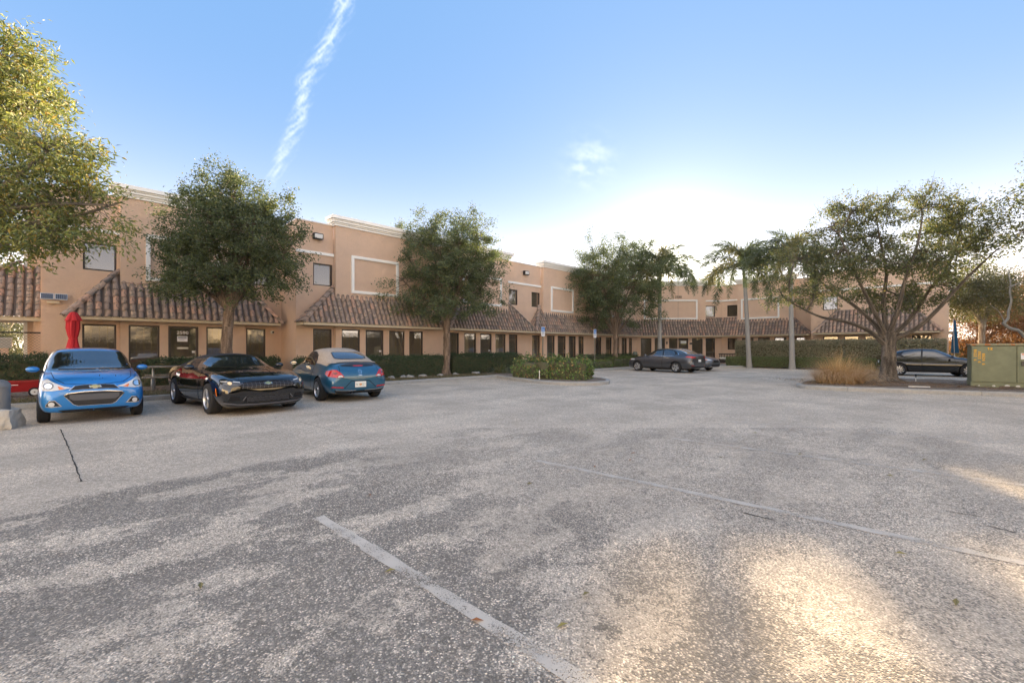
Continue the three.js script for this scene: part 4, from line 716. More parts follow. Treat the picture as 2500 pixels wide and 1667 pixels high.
  for (const v of ['left', 'right']) {
    patch('side_window', v, [[.62, .985], [.1, 1.215], [-.75, 1.2], [-1.1, .99]], carGlass, 0.006);
    const d = panel('door', v, [[.72, .92], [.72, .5], [.62, .27], [-.6, .27], [-.78, .5], [-.72, .945]]); ribbon('handle', v, [[-.6, .84], [-.42, .845]], 0.035, blk, 0.03, d);
    patch('side_marker', v, [[1.98, .6], [2.03, .6], [2.06, .44], [2.02, .44]], amberLens, 0.01); patch('sill', v, [[.95, .28], [-.9, .28], [-.9, .2], [.95, .2]], carBlack, 0.01); ribbon('body_crease', v, [[1.0, .74], [0, .72], [-.9, .78]], 0.012, blk, 0.012);
  }
  patch('rear_window', 'rear', [[-.45, 1.06], [-.4, 1.2], [.4, 1.2], [.45, 1.06]], carGlass); both('tail_light', 'rear', [[.3, .8], [.3, .9], [.7, .9], [.75, .8]], redLens, 0.008);
}
// ---- teal blue rounded convertible with a beige cloth roof, tail towards the lot
{
  const rows = [
    [-2.14, .36, .52, .52, .56, .66, .5, .70, .36, .71], [-2.12, .29, .62, .52, .66, .72, .58, .76, .44, .775], [-2.06, .25, .72, .54, .78, .80, .66, .86, .5, .875], [-1.92, .22, .77, .56, .86, .90, .735, .975, .56, 1.0], [-1.6, .2, .79, .58, .895, .965, .765, 1.075, .6, 1.11], [-1.3, .2, .8, .58, .905, .975, .775, 1.20, .6, 1.265],
    [-.85, .2, .8, .58, .885, .965, .765, 1.345, .575, 1.415], [-.3, .2, .8, .58, .865, .955, .76, 1.415, .57, 1.48], [.2, .2, .8, .58, .86, .95, .755, 1.39, .56, 1.45], [.65, .2, .8, .58, .87, .95, .755, 1.17, .58, 1.23], [1.0, .2, .8, .58, .895, .94, .76, 1.0, .52, 1.03], [1.4, .2, .79, .57, .90, .88, .73, .94, .42, .97], [1.85, .22, .7, .55, .8, .75, .62, .81, .36, .83], [2.06, .28, .56, .5, .62, .64, .48, .69, .32, .7], [2.14, .36, .42, .48, .46, .56, .38, .6, .26, .61]];
  const teal = paint([0.02, 0.11, 0.2], { metalness: 0.4 });
  const clothN = tileFbm(101, 20, 4), cloth = new THREE.MeshStandardMaterial({ color: col(1, 1, 1), map: dataTex(256, (u, v) => { const k = 0.86 + 0.3 * (clothN(u, v) - 0.5); return [toS(.46 * k), toS(.385 * k), toS(.31 * k)]; }, true, 0.8), roughness: 0.95 });
  const c = makeCar({ name: 'convertible_car', label: 'teal blue rounded convertible with beige cloth roof showing its red tail lights', pos: [-5.62, 13.85], az: -41.5, rows, front: 1.27, rear: -1.27, tyreR: 0.325, tyreW: 0.215, track: 1.56, paintMat: teal, rim: { n: 10, w0: 0.016, w1: 0.026 }, mirror: [0.66, 1.0, 0.9], roof: { v: 4.2, x0: -1.62, x1: 0.25, mat: cloth } });
  const { patch, both, ribbon, panel } = c;
  patch('rear_window_seal', 'rear', [[-.44, 1.165], [-.47, 1.2], [-.42, 1.335], [-.36, 1.355], [.36, 1.355], [.42, 1.335], [.47, 1.2], [.44, 1.165], [.3, 1.15], [-.3, 1.15]], carBlack, 0.006); patch('rear_window', 'rear', [[-.42, 1.175], [-.45, 1.2], [-.405, 1.325], [-.35, 1.343], [.35, 1.343], [.405, 1.325], [.45, 1.2], [.42, 1.175], [.3, 1.162], [-.3, 1.162]], carGlass, 0.01);
  ribbon('roof_fold', 'rear', [[-.7, 1.03], [-.4, 1.075], [0, 1.085], [.4, 1.075], [.7, 1.03]], 0.03, cloth, 0.025);
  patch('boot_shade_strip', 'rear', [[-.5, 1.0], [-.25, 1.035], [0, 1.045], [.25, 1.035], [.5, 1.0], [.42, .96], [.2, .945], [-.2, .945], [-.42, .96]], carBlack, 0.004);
  panel('boot_lid', 'rear', [[-.52, .985], [-.45, .962], [-.2, .948], [.2, .948], [.45, .962], [.52, .985], [.535, .82], [.5, .68], [.46, .648], [0, .64], [-.46, .648], [-.5, .68], [-.535, .82]]);
  patch('high_brake_light', 'rear', [[-.14, .985], [.14, .985], [.13, .958], [-.13, .958]], redLens, 0.014);
  for (const s of [-1, 1]) {
    const m = (o) => o.map(([a, b]) => [a * s, b]);
    patch('tail_light', 'rear', m([[.44, .685], [.52, .80], [.6, .875], [.7, .88], [.79, .84], [.82, .76], [.8, .7], [.64, .675]]), redLens, 0.01); patch('tail_light_core', 'rear', m([[.6, .8], [.68, .82], [.72, .78], [.64, .76]]), phys([.12, .004, .004], .1, { clearcoat: 1 }), 0.014); patch('reversing_light', 'rear', m([[.47, .695], [.52, .735], [.6, .71], [.6, .688]]), lensMat, 0.014);
    patch('reflector', 'rear', m([[.46, .385], [.47, .42], [.74, .44], [.76, .41]]), redLens, 0.01); ribbon('bumper_trim', 'rear', m([[.12, .318], [.5, .33], [.66, .345]]), 0.012, chromeMat, 0.02);
  }
  patch('plate_recess', 'rear', [[-.42, .395], [-.24, .565], [.24, .565], [.42, .395], [0, .385]], teal, 0.005); ribbon('plate_recess_edge', 'rear', [[-.44, .385], [-.25, .575], [.25, .575], [.44, .385]], 0.016, gapMat, 0.008);
  const plate = patch('number_plate', 'rear', [[-.155, .555], [.155, .555], [.155, .40], [-.155, .40]], plateMat, 0.02);
  patch('plate_emblem', 'rear', disc2(0, .475, .03, .034), std([.75, .35, .12], .6), 0.024, plate);
  for (const k of [-3, -2, -1, 1, 2, 3]) ribbon('plate_character', 'rear', k % 2 ? [[k * .04 - .012, .505], [k * .04 + .012, .5], [k * .04 - .01, .478], [k * .04 + .012, .45]] : [[k * .04 + .012, .5], [k * .04 - .01, .5], [k * .04 - .01, .45], [k * .04 + .012, .45]], 0.008, std([.06, .2, .12], .6), 0.025, plate);
  patch('emblem_disc', 'rear', disc2(0, .82, .058), chromeMat, 0.012); patch('emblem_ground', 'rear', disc2(0, .82, .049), teal, 0.015); ribbon('emblem_mark', 'rear', [[-.02, .862], [0, .822], [.02, .862]], .009, chromeMat, 0.018); ribbon('emblem_mark', 'rear', [[-.04, .838], [-.02, .78], [0, .815], [.02, .78], [.04, .838]], .009, chromeMat, 0.018);
  ribbon('model_lettering', 'rear', [[-.05, .727], [.05, .727]], 0.014, chromeMat, 0.01);
  patch('valance', 'rear', [[-.7, .345], [-.4, .31], [.4, .31], [.7, .345], [.62, .24], [-.62, .24]], carBlack, 0.012); for (const z of [-.2, -.28]) { const e = obj('exhaust_pipe', new THREE.CylinderGeometry(.032, .032, .14, 16, 1, true).rotateZ(Math.PI / 2).translate(-2.09, .27, z), chromeMat, c.car); }
  for (const v of ['left', 'right']) {
    patch('window_seal', v, [[.72, .985], [.22, 1.385], [-.3, 1.37], [-.62, 1.27], [-.74, 1.12], [-.74, .975]], carBlack, 0.005); patch('side_window', v, [[.68, 1.0], [.2, 1.365], [-.28, 1.35], [-.34, .995]], carGlass, 0.01); patch('side_window', v, [[-.38, .995], [-.33, 1.34], [-.6, 1.25], [-.7, 1.11], [-.7, .99]], carGlass, 0.01);
    const d = panel('door', v, [[.82, .94], [.86, .5], [.72, .3], [-.5, .3], [-.62, .6], [-.68, .955]]); ribbon('handle', v, [[-.52, .86], [-.36, .865]], 0.03, chromeMat, 0.03, d); ribbon('sill_trim', v, [[.8, .33], [-.8, .33]], .012, chromeMat, 0.014);
  }
  patch('windscreen', 'front', [[-.64, 1.04], [-.54, 1.38], [.54, 1.38], [.64, 1.04]], carGlass);
}
// ---- saloons
const saloon = [
  [-2.32, .42, .6, .6, .68, .86, .62, .97, .5, 1.0], [-2.27, .34, .7, .6, .78, .94, .7, 1.05, .56, 1.075], [-2.1, .26, .79, .6, .88, .99, .76, 1.095, .62, 1.12], [-1.85, .22, .82, .6, .905, 1.0, .785, 1.11, .62, 1.145], [-1.5, .2, .83, .6, .91, .99, .785, 1.20, .57, 1.255], [-1.0, .2, .83, .58, .905, .97, .78, 1.345, .545, 1.40], [-.4, .2, .83, .58, .9, .95, .775, 1.405, .55, 1.45],
  [.1, .2, .83, .58, .9, .94, .77, 1.385, .55, 1.43], [.5, .2, .83, .58, .9, .935, .77, 1.23, .57, 1.285], [1.0, .2, .83, .58, .905, .93, .775, .99, .61, 1.03], [1.35, .2, .83, .58, .91, .905, .77, .945, .58, .975], [1.9, .2, .8, .56, .88, .82, .71, .855, .54, .885], [2.14, .22, .73, .54, .79, .755, .63, .785, .46, .805], [2.27, .26, .6, .5, .64, .68, .52, .705, .37, .715], [2.32, .33, .46, .48, .5, .6, .42, .62, .28, .63]];
function dressSaloon(c, o) {
  const { patch, both, ribbon, panel } = c, pm = o.paint;
  patch('windscreen', 'front', [[-.66, 1.03], [-.53, 1.375], [0, 1.4], [.53, 1.375], [.66, 1.03], [0, 1.01]], carGlass, 0.005);
  patch('rear_window', 'rear', [[-.6, 1.165], [-.5, 1.36], [0, 1.385], [.5, 1.36], [.6, 1.165], [0, 1.15]], carGlass, 0.005);
  for (const v of ['left', 'right']) {
    patch('window_seal', v, [[.82, 1.0], [.28, 1.335], [-.1, 1.385], [-.6, 1.385], [-1.1, 1.29], [-1.46, 1.1], [-1.1, .985]], carBlack, 0.004);
    patch('side_window', v, [[.76, 1.01], [.26, 1.315], [-.08, 1.365], [-.3, 1.37], [-.36, .995]], carGlass, 0.008); patch('side_window', v, [[-.43, .995], [-.37, 1.37], [-.6, 1.365], [-1.05, 1.275], [-1.2, 1.12], [-1.05, 1.0]], carGlass, 0.008);
    if (o.chrome) ribbon('window_trim', v, [[.8, 1.0], [-.3, .985], [-1.08, .985], [-1.45, 1.1], [-1.25, 1.21]], 0.014, chromeMat, 0.011);
    for (const d of [panel('door', v, [[.86, .94], [.88, .55], [.8, .3], [-.36, .3], [-.38, .6], [-.39, .95]]), panel('door', v, [[-.44, .95], [-.42, .3], [-.92, .3], [-1.05, .62], [-1.12, .93], [-1.05, .955]])]) { const cx = d.geometry; cx.computeBoundingBox(); const x = cx.boundingBox.min.x + 0.16; ribbon('handle', v, [[x, .875], [x + .17, .88]], 0.035, pm, 0.032, d); }
    ribbon('body_crease', v, [[1.2, .8], [0, .77], [-1.0, .8], [-1.9, .87]], 0.014, pm, 0.013); patch('sill', v, [[.95, .29], [-.95, .29], [-.95, .21], [.95, .21]], carBlack, 0.008);
  }
  panel('bonnet', 'front', [[-.62, .985], [0, .97], [.62, .985], [.6, .88], [.42, .79], [0, .765], [-.42, .79], [-.6, .88]]);
  for (const s of [-1, 1]) {
    const m = (q) => q.map(([a, b]) => [a * s, b]);
    patch('headlight', 'front', m([[.4, .69], [.52, .745], [.7, .79], [.8, .77], [.82, .72], [.62, .675]]), lensMat, 0.008); patch('tail_light', 'rear', m([[.42, .9], [.44, .96], [.7, .995], [.8, .99], [.82, .92], [.66, .87]]), redLens, 0.01); patch('reflector', 'rear', m([[.5, .42], [.5, .45], [.72, .47], [.74, .44]]), redLens, 0.01);
    patch('bumper_corner', 'rear', m([[.6, .5], [.64, .66], [.76, .68], [.82, .52]]), std([.3, .31, .32], .35, { metalness: .5 }), 0.006);
    for (const v of s > 0 ? ['right'] : ['left']) { patch('tail_light', v, [[-2.24, .93], [-2.2, .985], [-1.92, .985], [-1.98, .95]], redLens, 0.01); patch('side_marker', v, [[2.0, .76], [2.13, .745], [2.1, .70], [1.99, .715]], amberLens, 0.01); }
  }
  patch('upper_grille', 'front', [[-.36, .7], [.36, .7], [.3, .55], [-.3, .55]], gapMat, 0.006); ribbon('grille_trim', 'front', [[-.38, .705], [-.28, .545], [.28, .545], [.38, .705]], 0.025, chromeMat, 0.012);
  patch('lower_grille', 'front', [[-.52, .42], [.52, .42], [.46, .31], [-.46, .31]], gapMat, 0.006); ribbon('bumper_trim', 'front', [[-.6, .30], [0, .28], [.6, .30]], 0.02, chromeMat, 0.014);
  const plate = patch('number_plate', 'rear', [[-.15, .8], [.15, .8], [.15, .66], [-.15, .66]], plateMat, 0.016); patch('rear_valance', 'rear', [[-.74, .4], [.74, .4], [.62, .3], [-.62, .3]], carBlack, 0.008);
}
{
  const grey = paint([0.07, 0.075, 0.085], { metalness: 0.6 }), steel = paint([0.10, 0.11, 0.125], { metalness: 0.6 }), ink = paint([0.004, 0.004, 0.005], { metalness: 0, roughness: 0.06 });
  const f1 = gx(1559, 905.5), r1 = gx(1657, 910.7), mid1 = [(f1[0] + r1[0]) / 2 + 0.62, (f1[1] + r1[1]) / 2 + 0.55];
  const a = makeCar({ name: 'saloon_car', label: 'dark grey saloon parked nose to kerb with red tail light and alloy wheels', pos: mid1, az: -37, rows: saloon, front: 1.39, rear: -1.32, tyreR: 0.325, track: 1.56, paintMat: grey, rim: { n: 5, split: 0.2, w0: 0.02, w1: 0.026, mat: rimMat }, mirror: [0.72, 1.02, 0.92] }); dressSaloon(a, { paint: grey, chrome: true });
  const b = makeCar({ name: 'saloon_car', label: 'silver grey saloon half hidden behind the dark grey saloon, front outwards', pos: [11.55, 29.9], az: 143, rows: saloon, front: 1.39, rear: -1.32, tyreR: 0.32, track: 1.55, paintMat: steel, rim: { n: 5, w0: 0.03, w1: 0.04 }, mirror: [0.72, 1.02, 0.92] }); dressSaloon(b, { paint: steel });
  const r2 = gx(2200, 917), f2 = gx(2366, 921), ax = Math.atan2(f2[0] - r2[0], f2[1] - r2[1]) * 180 / Math.PI, mid2 = [(r2[0] + f2[0]) / 2 + 0.32, (r2[1] + f2[1]) / 2 + 0.7];
  const c = makeCar({ name: 'saloon_car', label: 'glossy black saloon with machined wheels standing behind the oak trunk', pos: mid2, az: ax, rows: saloon.map((r) => r.map((v, i) => (i === 9 && r[0] < -1.2 ? v + 0.03 * smooth(-1.2, -1.8, r[0]) : i === 0 && v < -1.5 ? -1.5 + (v + 1.5) * 0.62 : v))), front: 1.38, rear: -1.32, tyreR: 0.33, track: 1.56, paintMat: ink, rim: { n: 10, split: 0, w0: 0.013, w1: 0.02 }, mirror: [0.72, 1.02, 0.92] }); dressSaloon(c, { paint: ink });
}
// ---------------------------------------------------------------- plants
const leafMat = phys([1, 1, 1], 0.82, { transmission: 0.5, thickness: 0 }), hedgeLeaf = phys([1, 1, 1], 0.82, { transmission: 0.18, thickness: 0 }), dryMat = phys([1, 1, 1], 0.9, { transmission: 0.3, thickness: 0 });
const barkN = tileFbm(111, 8, 5), barkF = tileFbm(117, 64, 3);
const barkTex = (a, b) => dataTex(256, (u, v) => { const k = smooth(0.3, 0.7, barkN(u, v * 0.25) * 0.6 + barkF(u, v) * 0.4); return [0, 1, 2].map((i) => toS(lerp(a[i], b[i], k))); }, true, 1);
const barkBump = dataTex(256, (u, v) => barkN(u, v * 0.25) * 0.6 + barkF(u, v) * 0.4, false, 1);
const bark = (a, b) => new THREE.MeshStandardMaterial({ map: barkTex(a, b), bumpMap: barkBump, bumpScale: 0.06, roughness: 1 });
const barkOak = bark([0.05, 0.042, 0.034], [0.24, 0.2, 0.155]), barkBrown = bark([0.1, 0.07, 0.05], [0.34, 0.25, 0.18]), barkGrey = bark([0.12, 0.1, 0.08], [0.38, 0.34, 0.28]), barkPale = bark([0.28, 0.26, 0.23], [0.5, 0.48, 0.43]);
function leafGeo(L, w, fold = 0.25) { const g = new THREE.BufferGeometry(); g.setAttribute('position', new THREE.Float32BufferAttribute([0, 0, 0, w / 2, L * 0.45, w * fold, 0, L, 0, -w / 2, L * 0.45, w * fold], 3)); g.setIndex([0, 1, 2, 0, 2, 3]); return g; }
const qA = new THREE.Quaternion(), mA = new THREE.Matrix4();
function leafMatrix(p, nrm, axis, sc, out) { const z = nrm.clone().normalize(), y = axis.clone().addScaledVector(z, -axis.dot(z)).normalize(), x = y.clone().cross(z); return out.makeBasis(x.multiplyScalar(sc), y.multiplyScalar(sc), z.multiplyScalar(sc)).setPosition(p); }
const pickTint = (tints, r) => { let k = r(); for (const [w, c] of tints) { if (k < w) return c; k -= w; } return tints[0][1]; };
function foliage(name, geo, items, tints, parent, r, mat = leafMat) {
  const im = shadows(new THREE.InstancedMesh(geo, mat, items.length)); im.name = name; stuff(im); parent.add(im);
  items.forEach((m, i) => { im.setMatrixAt(i, m); const c = pickTint(tints, r), k = R(0.72, 1.3, r); im.setColorAt(i, col(c[0] * k, c[1] * k, c[2] * k)); });
  return im;
}
function taperTube(pts, r0, r1, n = 6, seg = 8, rough = 0) {
  const c = new THREE.CatmullRomCurve3(pts), fr = c.computeFrenetFrames(seg, false), pos = [], uv = [], idx = [], L = c.getLength();
  for (let i = 0; i <= seg; i++) { const t = i / seg, p = c.getPointAt(t), r = typeof r0 === 'function' ? r0(t) : lerp(r0, r1, t); for (let k = 0; k <= n; k++) { const a = 2 * Math.PI * (k % n) / n, q = r * (1 + rough * n2(k % n * 1.7 + p.y * 2.1, p.x * 3 + i * 0.35)); pos.push(p.x + q * (Math.cos(a) * fr.normals[i].x + Math.sin(a) * fr.binormals[i].x), p.y + q * (Math.cos(a) * fr.normals[i].y + Math.sin(a) * fr.binormals[i].y), p.z + q * (Math.cos(a) * fr.normals[i].z + Math.sin(a) * fr.binormals[i].z)); uv.push(k / n * 2, t * L * 0.9); if (i && k < n) { const b = i * (n + 1) + k, a_ = b - n - 1; idx.push(a_, a_ + 1, b + 1, a_, b + 1, b); } } }
  const g = new THREE.BufferGeometry(); g.setAttribute('position', new THREE.Float32BufferAttribute(pos, 3)); g.setAttribute('uv', new THREE.Float32BufferAttribute(uv, 2)); g.setIndex(idx); g.computeVertexNormals(); return g;
}
// tree: lobes [px, py, rx, ry, depth shift] say where the crown shows in the photograph at the trunk's own distance
function tree(o) {
  const r = mulberry(o.seed), [X, D] = o.base, root = thing(o.name ?? 'tree', o.label, 'tree', [X, o.y ?? 0.1, -D], 0, o.grp), inv = V3(-X, -(o.y ?? 0.1), D);
  const lobes = o.lobes.map(([px, py, rx, ry, dz = 0]) => { const d = D + dz, k = d / F; return { c: atD(px, py, d).add(inv), r: V3(rx * k, ry * k, (rx + ry) / 2 * k * (o.thick ?? 0.95)) }; });
  const fork = atD(o.fork[0], o.fork[1], D).add(inv), wood = [], mid = fork.clone().multiplyScalar(0.5).add(V3(R(-0.08, 0.08, r), 0, R(-0.05, 0.05, r)));
  const tR = o.trunkR, flare = (t) => tR * (1 + 0.7 * Math.exp(-t * 9) - 0.22 * t + 0.12 * smooth(0.8, 1, t));
  wood.push(taperTube([V3(0, -0.12, 0), V3(0.01, 0.25, 0), mid, fork], flare, 0, 18, 26, 0.11));
  for (let k = 0; k < (o.roots ?? 5); k++) { const a = 2 * Math.PI * k / (o.roots ?? 5) + R(-0.4, 0.4, r), e = R(2.2, 3.6, r) * tR; wood.push(taperTube([V3(Math.cos(a) * tR * 0.5, 0.22, Math.sin(a) * tR * 0.5), V3(Math.cos(a) * tR * 1.3, 0.06, Math.sin(a) * tR * 1.3), V3(Math.cos(a) * e, -0.05, Math.sin(a) * e)], tR * 0.4, tR * 0.12, 7, 6, 0.1)); }
  const knots = [];   // where twigs can leave the limbs
  const addLimbs = () => { for (const limb of o.limbs ?? []) { const pts = limb.map(([px, py, dz = 0]) => atD(px, py, D + dz).add(inv)), c = new THREE.CatmullRomCurve3(pts); wood.push(taperTube(pts, tR * (o.limbR ?? 0.42), 0.02, 9, 18, 0.1)); for (let t = 0.22; t <= 1; t += 0.05) knots.push(c.getPointAt(t)); } };
  if (o.byLimbs) addLimbs();
  const mains = knots.slice();
  lobes.forEach((l, i) => {
    const end = l.c.clone().add(V3(R(-0.3, 0.3, r) * l.r.x, R(0, 0.4, r) * l.r.y, R(-0.3, 0.3, r) * l.r.z)), m1 = fork.clone().lerp(end, 0.4).add(V3(R(-0.12, 0.12, r), (o.rise ?? 0.25) * R(0.4, 1, r), R(-0.12, 0.12, r))), r0 = tR * (o.limbK ?? 1) * R(0.36, 0.6, r);
    if (o.byLimbs) { let best = mains[0], bd = 1e9; for (const k of mains) { const d = k.distanceTo(end) + (k.distanceTo(fork) < 0.9 ? 1 : 0); if (d < bd) { bd = d; best = k; } } const pts = [best, best.clone().lerp(end, 0.4).add(V3(R(-0.15, 0.15, r), R(0, 0.2, r), R(-0.15, 0.15, r))), end], c = new THREE.CatmullRomCurve3(pts); wood.push(taperTube(pts, 0.045, 0.014, 6, 8, 0.1)); for (let t = 0.2; t <= 1; t += 0.1) knots.push(c.getPointAt(t)); return; }
    const pts = [fork.clone().add(V3(0, -0.15 - R(0, 0.1, r), 0)), m1, fork.clone().lerp(end, 0.72).add(V3(R(-0.15, 0.15, r), R(-0.1, 0.15, r), R(-0.15, 0.15, r))), end], c = new THREE.CatmullRomCurve3(pts);
    wood.push(taperTube(pts, r0, 0.018, 8, 12, 0.08)); for (let t = 0.3; t <= 1; t += 0.07) knots.push(c.getPointAt(t));
  });
  if (!o.byLimbs) addLimbs();
  const vol = lobes.map((l) => l.r.x * l.r.y * l.r.z), total = vol.reduce((a, b) => a + b, 0), items = [], tipDir = V3(), out = V3(), up = V3(0, 1, 0);
  const makeTwig = (from, to, r0) => { const m = from.clone().lerp(to, 0.5).add(V3(R(-0.1, 0.1, r), R(0, 0.12, r), R(-0.1, 0.1, r))); wood.push(taperTube([from, m, to], r0, 0.004, 4, 4)); };
  for (let k = 0; k < o.clumps; k++) {
    let q = r() * total, i = 0; while (q > vol[i] && i < vol.length - 1) q -= vol[i++];
    const l = lobes[i], v = V3(gauss(r), gauss(r), gauss(r)).normalize(), rad_ = r() ** (o.shell ?? 0.42) * R(0.92, 1.06, r);
    const c = l.c.clone().add(v.multiply(l.r).multiplyScalar(rad_)); if (o.floor && c.y < o.floor) continue;
    let best = knots[0], bd = 1e9; for (let t = 0; t < knots.length; t++) { const d = knots[t].distanceToSquared(c) * (0.8 + 0.4 * r()); if (d < bd) { bd = d; best = knots[t]; } }
    makeTwig(best, c, Math.min(0.018, 0.006 + 0.007 * Math.sqrt(bd)));
    tipDir.copy(c).sub(best).normalize().addScaledVector(up, 0.3).normalize();
    const n = Math.round(o.per * R(0.6, 1.4, r)), cr = o.cr * R(0.7, 1.3, r);
    for (let j = 0; j < n; j++) {
      const p = c.clone().add(V3(gauss(r), gauss(r) * 0.8, gauss(r)).multiplyScalar(cr)).addScaledVector(tipDir, R(-0.6, 1.7, r) * cr);
      out.copy(p).sub(c).normalize().multiplyScalar(0.5).addScaledVector(up, 0.55).add(V3(R(-1, 1, r), R(-0.7, 0.7, r), R(-1, 1, r)));
      const ax = V3(R(-1, 1, r), R(-0.8, 0.5, r), R(-1, 1, r)).addScaledVector(tipDir, 0.7);
      items.push(leafMatrix(p, out, ax, R(0.7, 1.25, r), new THREE.Matrix4()));
    }
    if (o.bare) for (let j = 0; j < o.bare; j++) { const e = c.clone().addScaledVector(tipDir, R(0.2, 0.5, r)).add(V3(R(-0.15, 0.15, r), R(0, 0.25, r), R(-0.15, 0.15, r))); wood.push(taperTube([c, c.clone().lerp(e, 0.5).add(V3(R(-0.04, 0.04, r), 0, 0)), e], 0.006, 0.002, 3, 2)); }
  }
  obj('trunk', wood, o.bark ?? barkBrown, root);
  foliage('crown', leafGeo(o.leaf[0], o.leaf[1]), items, o.tints, root, r);
  return root;
}
const olive = [[0.42, [0.09, 0.125, 0.04]], [0.28, [0.115, 0.15, 0.045]], [0.2, [0.16, 0.18, 0.05]], [0.1, [0.065, 0.1, 0.04]]];
const fresh = [[0.42, [0.2, 0.24, 0.055]], [0.26, [0.12, 0.16, 0.045]], [0.24, [0.3, 0.3, 0.06]], [0.08, [0.34, 0.24, 0.05]]];
tree({ seed: 201, label: 'tall tree with yellow green sunlit leaves overhanging the red umbrella and building end', base: [-12.6, 9.4], fork: [-190, 640], trunkR: 0.24, lobes: [[-60, 250, 170, 190], [25, 130, 62, 82], [60, 250, 95, 95], [105, 370, 108, 92, -0.3], [50, 480, 150, 105], [195, 460, 92, 68, 0.3], [285, 510, 58, 48, 0.2], [165, 565, 125, 68], [60, 585, 100, 55], [-240, 420, 200, 190], [-150, 560, 150, 90]], clumps: 800, per: 74, cr: 0.18, leaf: [0.12, 0.036], tints: fresh, bark: barkGrey, limbs: [[[-190, 650], [-60, 620], [60, 600], [150, 560]], [[-190, 640], [-60, 540], [90, 500], [260, 500]]], grp: 'leafy trees along the planting strip' });
tree({ seed: 202, label: 'dense dark green tree with gnarled trunk behind the black convertible', base: [-9.75, 15.2], fork: [560, 748], trunkR: 0.19, lobes: [[560, 600, 140, 130], [565, 475, 85, 72], [660, 525, 62, 72], [430, 640, 70, 85, -0.2], [440, 528, 45, 50], [690, 640, 62, 72], [545, 690, 145, 50, -0.3], [420, 690, 62, 34], [620, 560, 85, 80, -0.6], [500, 540, 75, 80], [715, 600, 40, 42]], clumps: 620, per: 105, cr: 0.165, leaf: [0.09, 0.042], tints: olive, shell: 0.38, grp: 'leafy trees along the planting strip' });
tree({ seed: 203, label: 'dense dark green tree with flaky pale trunk in the lawn strip before the long hedge', base: [-3.36, 22.2], fork: [1090, 782], trunkR: 0.2, lobes: [[1090, 640, 112, 105], [1050, 572, 58, 62], [1152, 575, 58, 66], [968, 595, 42, 52, 0.3], [985, 705, 60, 66, -0.3], [1180, 705, 54, 78], [1090, 742, 112, 42, -0.4], [1110, 610, 90, 80, -0.7], [1160, 660, 70, 80]], clumps: 540, per: 105, cr: 0.19, leaf: [0.1, 0.046], tints: olive, shell: 0.38, grp: 'leafy trees along the planting strip' });
tree({ seed: 204, label: 'broad dark green tree with the low sun at its edge, beside the second parking sign', base: [7.55, 32.4], fork: [1503, 815], trunkR: 0.19, lobes: [[1495, 680, 98, 96], [1450, 632, 48, 56], [1515, 622, 60, 50], [1572, 648, 48, 58], [1428, 722, 40, 58], [1590, 725, 44, 60], [1500, 768, 98, 38], [1540, 690, 80, 80, -1], [1460, 690, 70, 70, -1]], clumps: 560, per: 100, cr: 0.24, leaf: [0.115, 0.055], tints: olive, shell: 0.38, grp: 'leafy trees along the planting strip' });
// oak on the right island: open crown, many bare twigs
const oakTint = [[0.45, [0.105, 0.13, 0.04]], [0.3, [0.14, 0.16, 0.045]], [0.15, [0.2, 0.17, 0.05]], [0.1, [0.075, 0.095, 0.034]]];
tree({ seed: 205, name: 'oak_tree', label: 'wide open crowned oak on the right island between dry grass and green cabinet', base: [14.98, 17.6], y: 0.14, fork: [2172, 812], trunkR: 0.26, limbK: 0.52, limbR: 0.36, bark: barkOak, roots: 8, rise: 0.5, thick: 0.85, lobes: [[2035, 560, 66, 50], [2100, 518, 72, 42], [2180, 510, 80, 48], [2262, 505, 80, 50], [2345, 528, 72, 50], [2415, 585, 66, 48], [2055, 640, 82, 52, -0.6], [1965, 640, 72, 54, 0.4], [1995, 715, 92, 40, -0.4], [2150, 640, 92, 52, 0.8], [2250, 640, 92, 60, -1], [2180, 730, 105, 38, 0.6], [2335, 640, 80, 50], [2280, 712, 72, 40], [2100, 600, 80, 50, 1.5], [2300, 580, 90, 50, 1.6], [1925, 660, 46, 44, -0.8], [1905, 712, 40, 36, -0.6]], byLimbs: true, limbs: [[[2158, 838], [2120, 806, -0.1], [2060, 784, -0.3], [2000, 772, -0.5], [1925, 735, -0.6]], [[2160, 826], [2130, 785, 0.2], [2085, 745, 0.5], [2040, 715, 0.7], [1970, 660, 0.8]], [[2164, 820], [2135, 760, -0.2], [2100, 690, -0.5], [2070, 620, -0.6], [2045, 560, -0.4]], [[2167, 815], [2158, 740, 0.4], [2165, 660, 0.8], [2150, 590, 0.9], [2140, 525, 0.6]], [[2172, 818], [2195, 750, -0.5], [2212, 680, -0.9], [2240, 600, -0.8], [2255, 515, -0.5]], [[2176, 824], [2225, 775, 0.3], [2265, 715, 0.6], [2320, 640, 0.7], [2350, 545, 0.5]], [[2178, 832], [2240, 800, -0.3], [2300, 745, -0.6], [2360, 680, -0.7], [2440, 605, -0.5]]], clumps: 900, per: 46, cr: 0.17, leaf: [0.095, 0.05], tints: oakTint, shell: 0.36, bare: 2 });
tree({ seed: 206, name: 'oak_tree', label: 'dark leafy tree reaching in over the green cabinet', base: [21.5, 15], fork: [2790, 700], trunkR: 0.25, bark: barkGrey, lobes: [[2505, 455, 52, 78], [2490, 560, 55, 48], [2590, 520, 110, 130], [2680, 420, 120, 130], [2750, 560, 140, 120]], clumps: 420, per: 34, cr: 0.22, leaf: [0.1, 0.05], tints: oakTint });
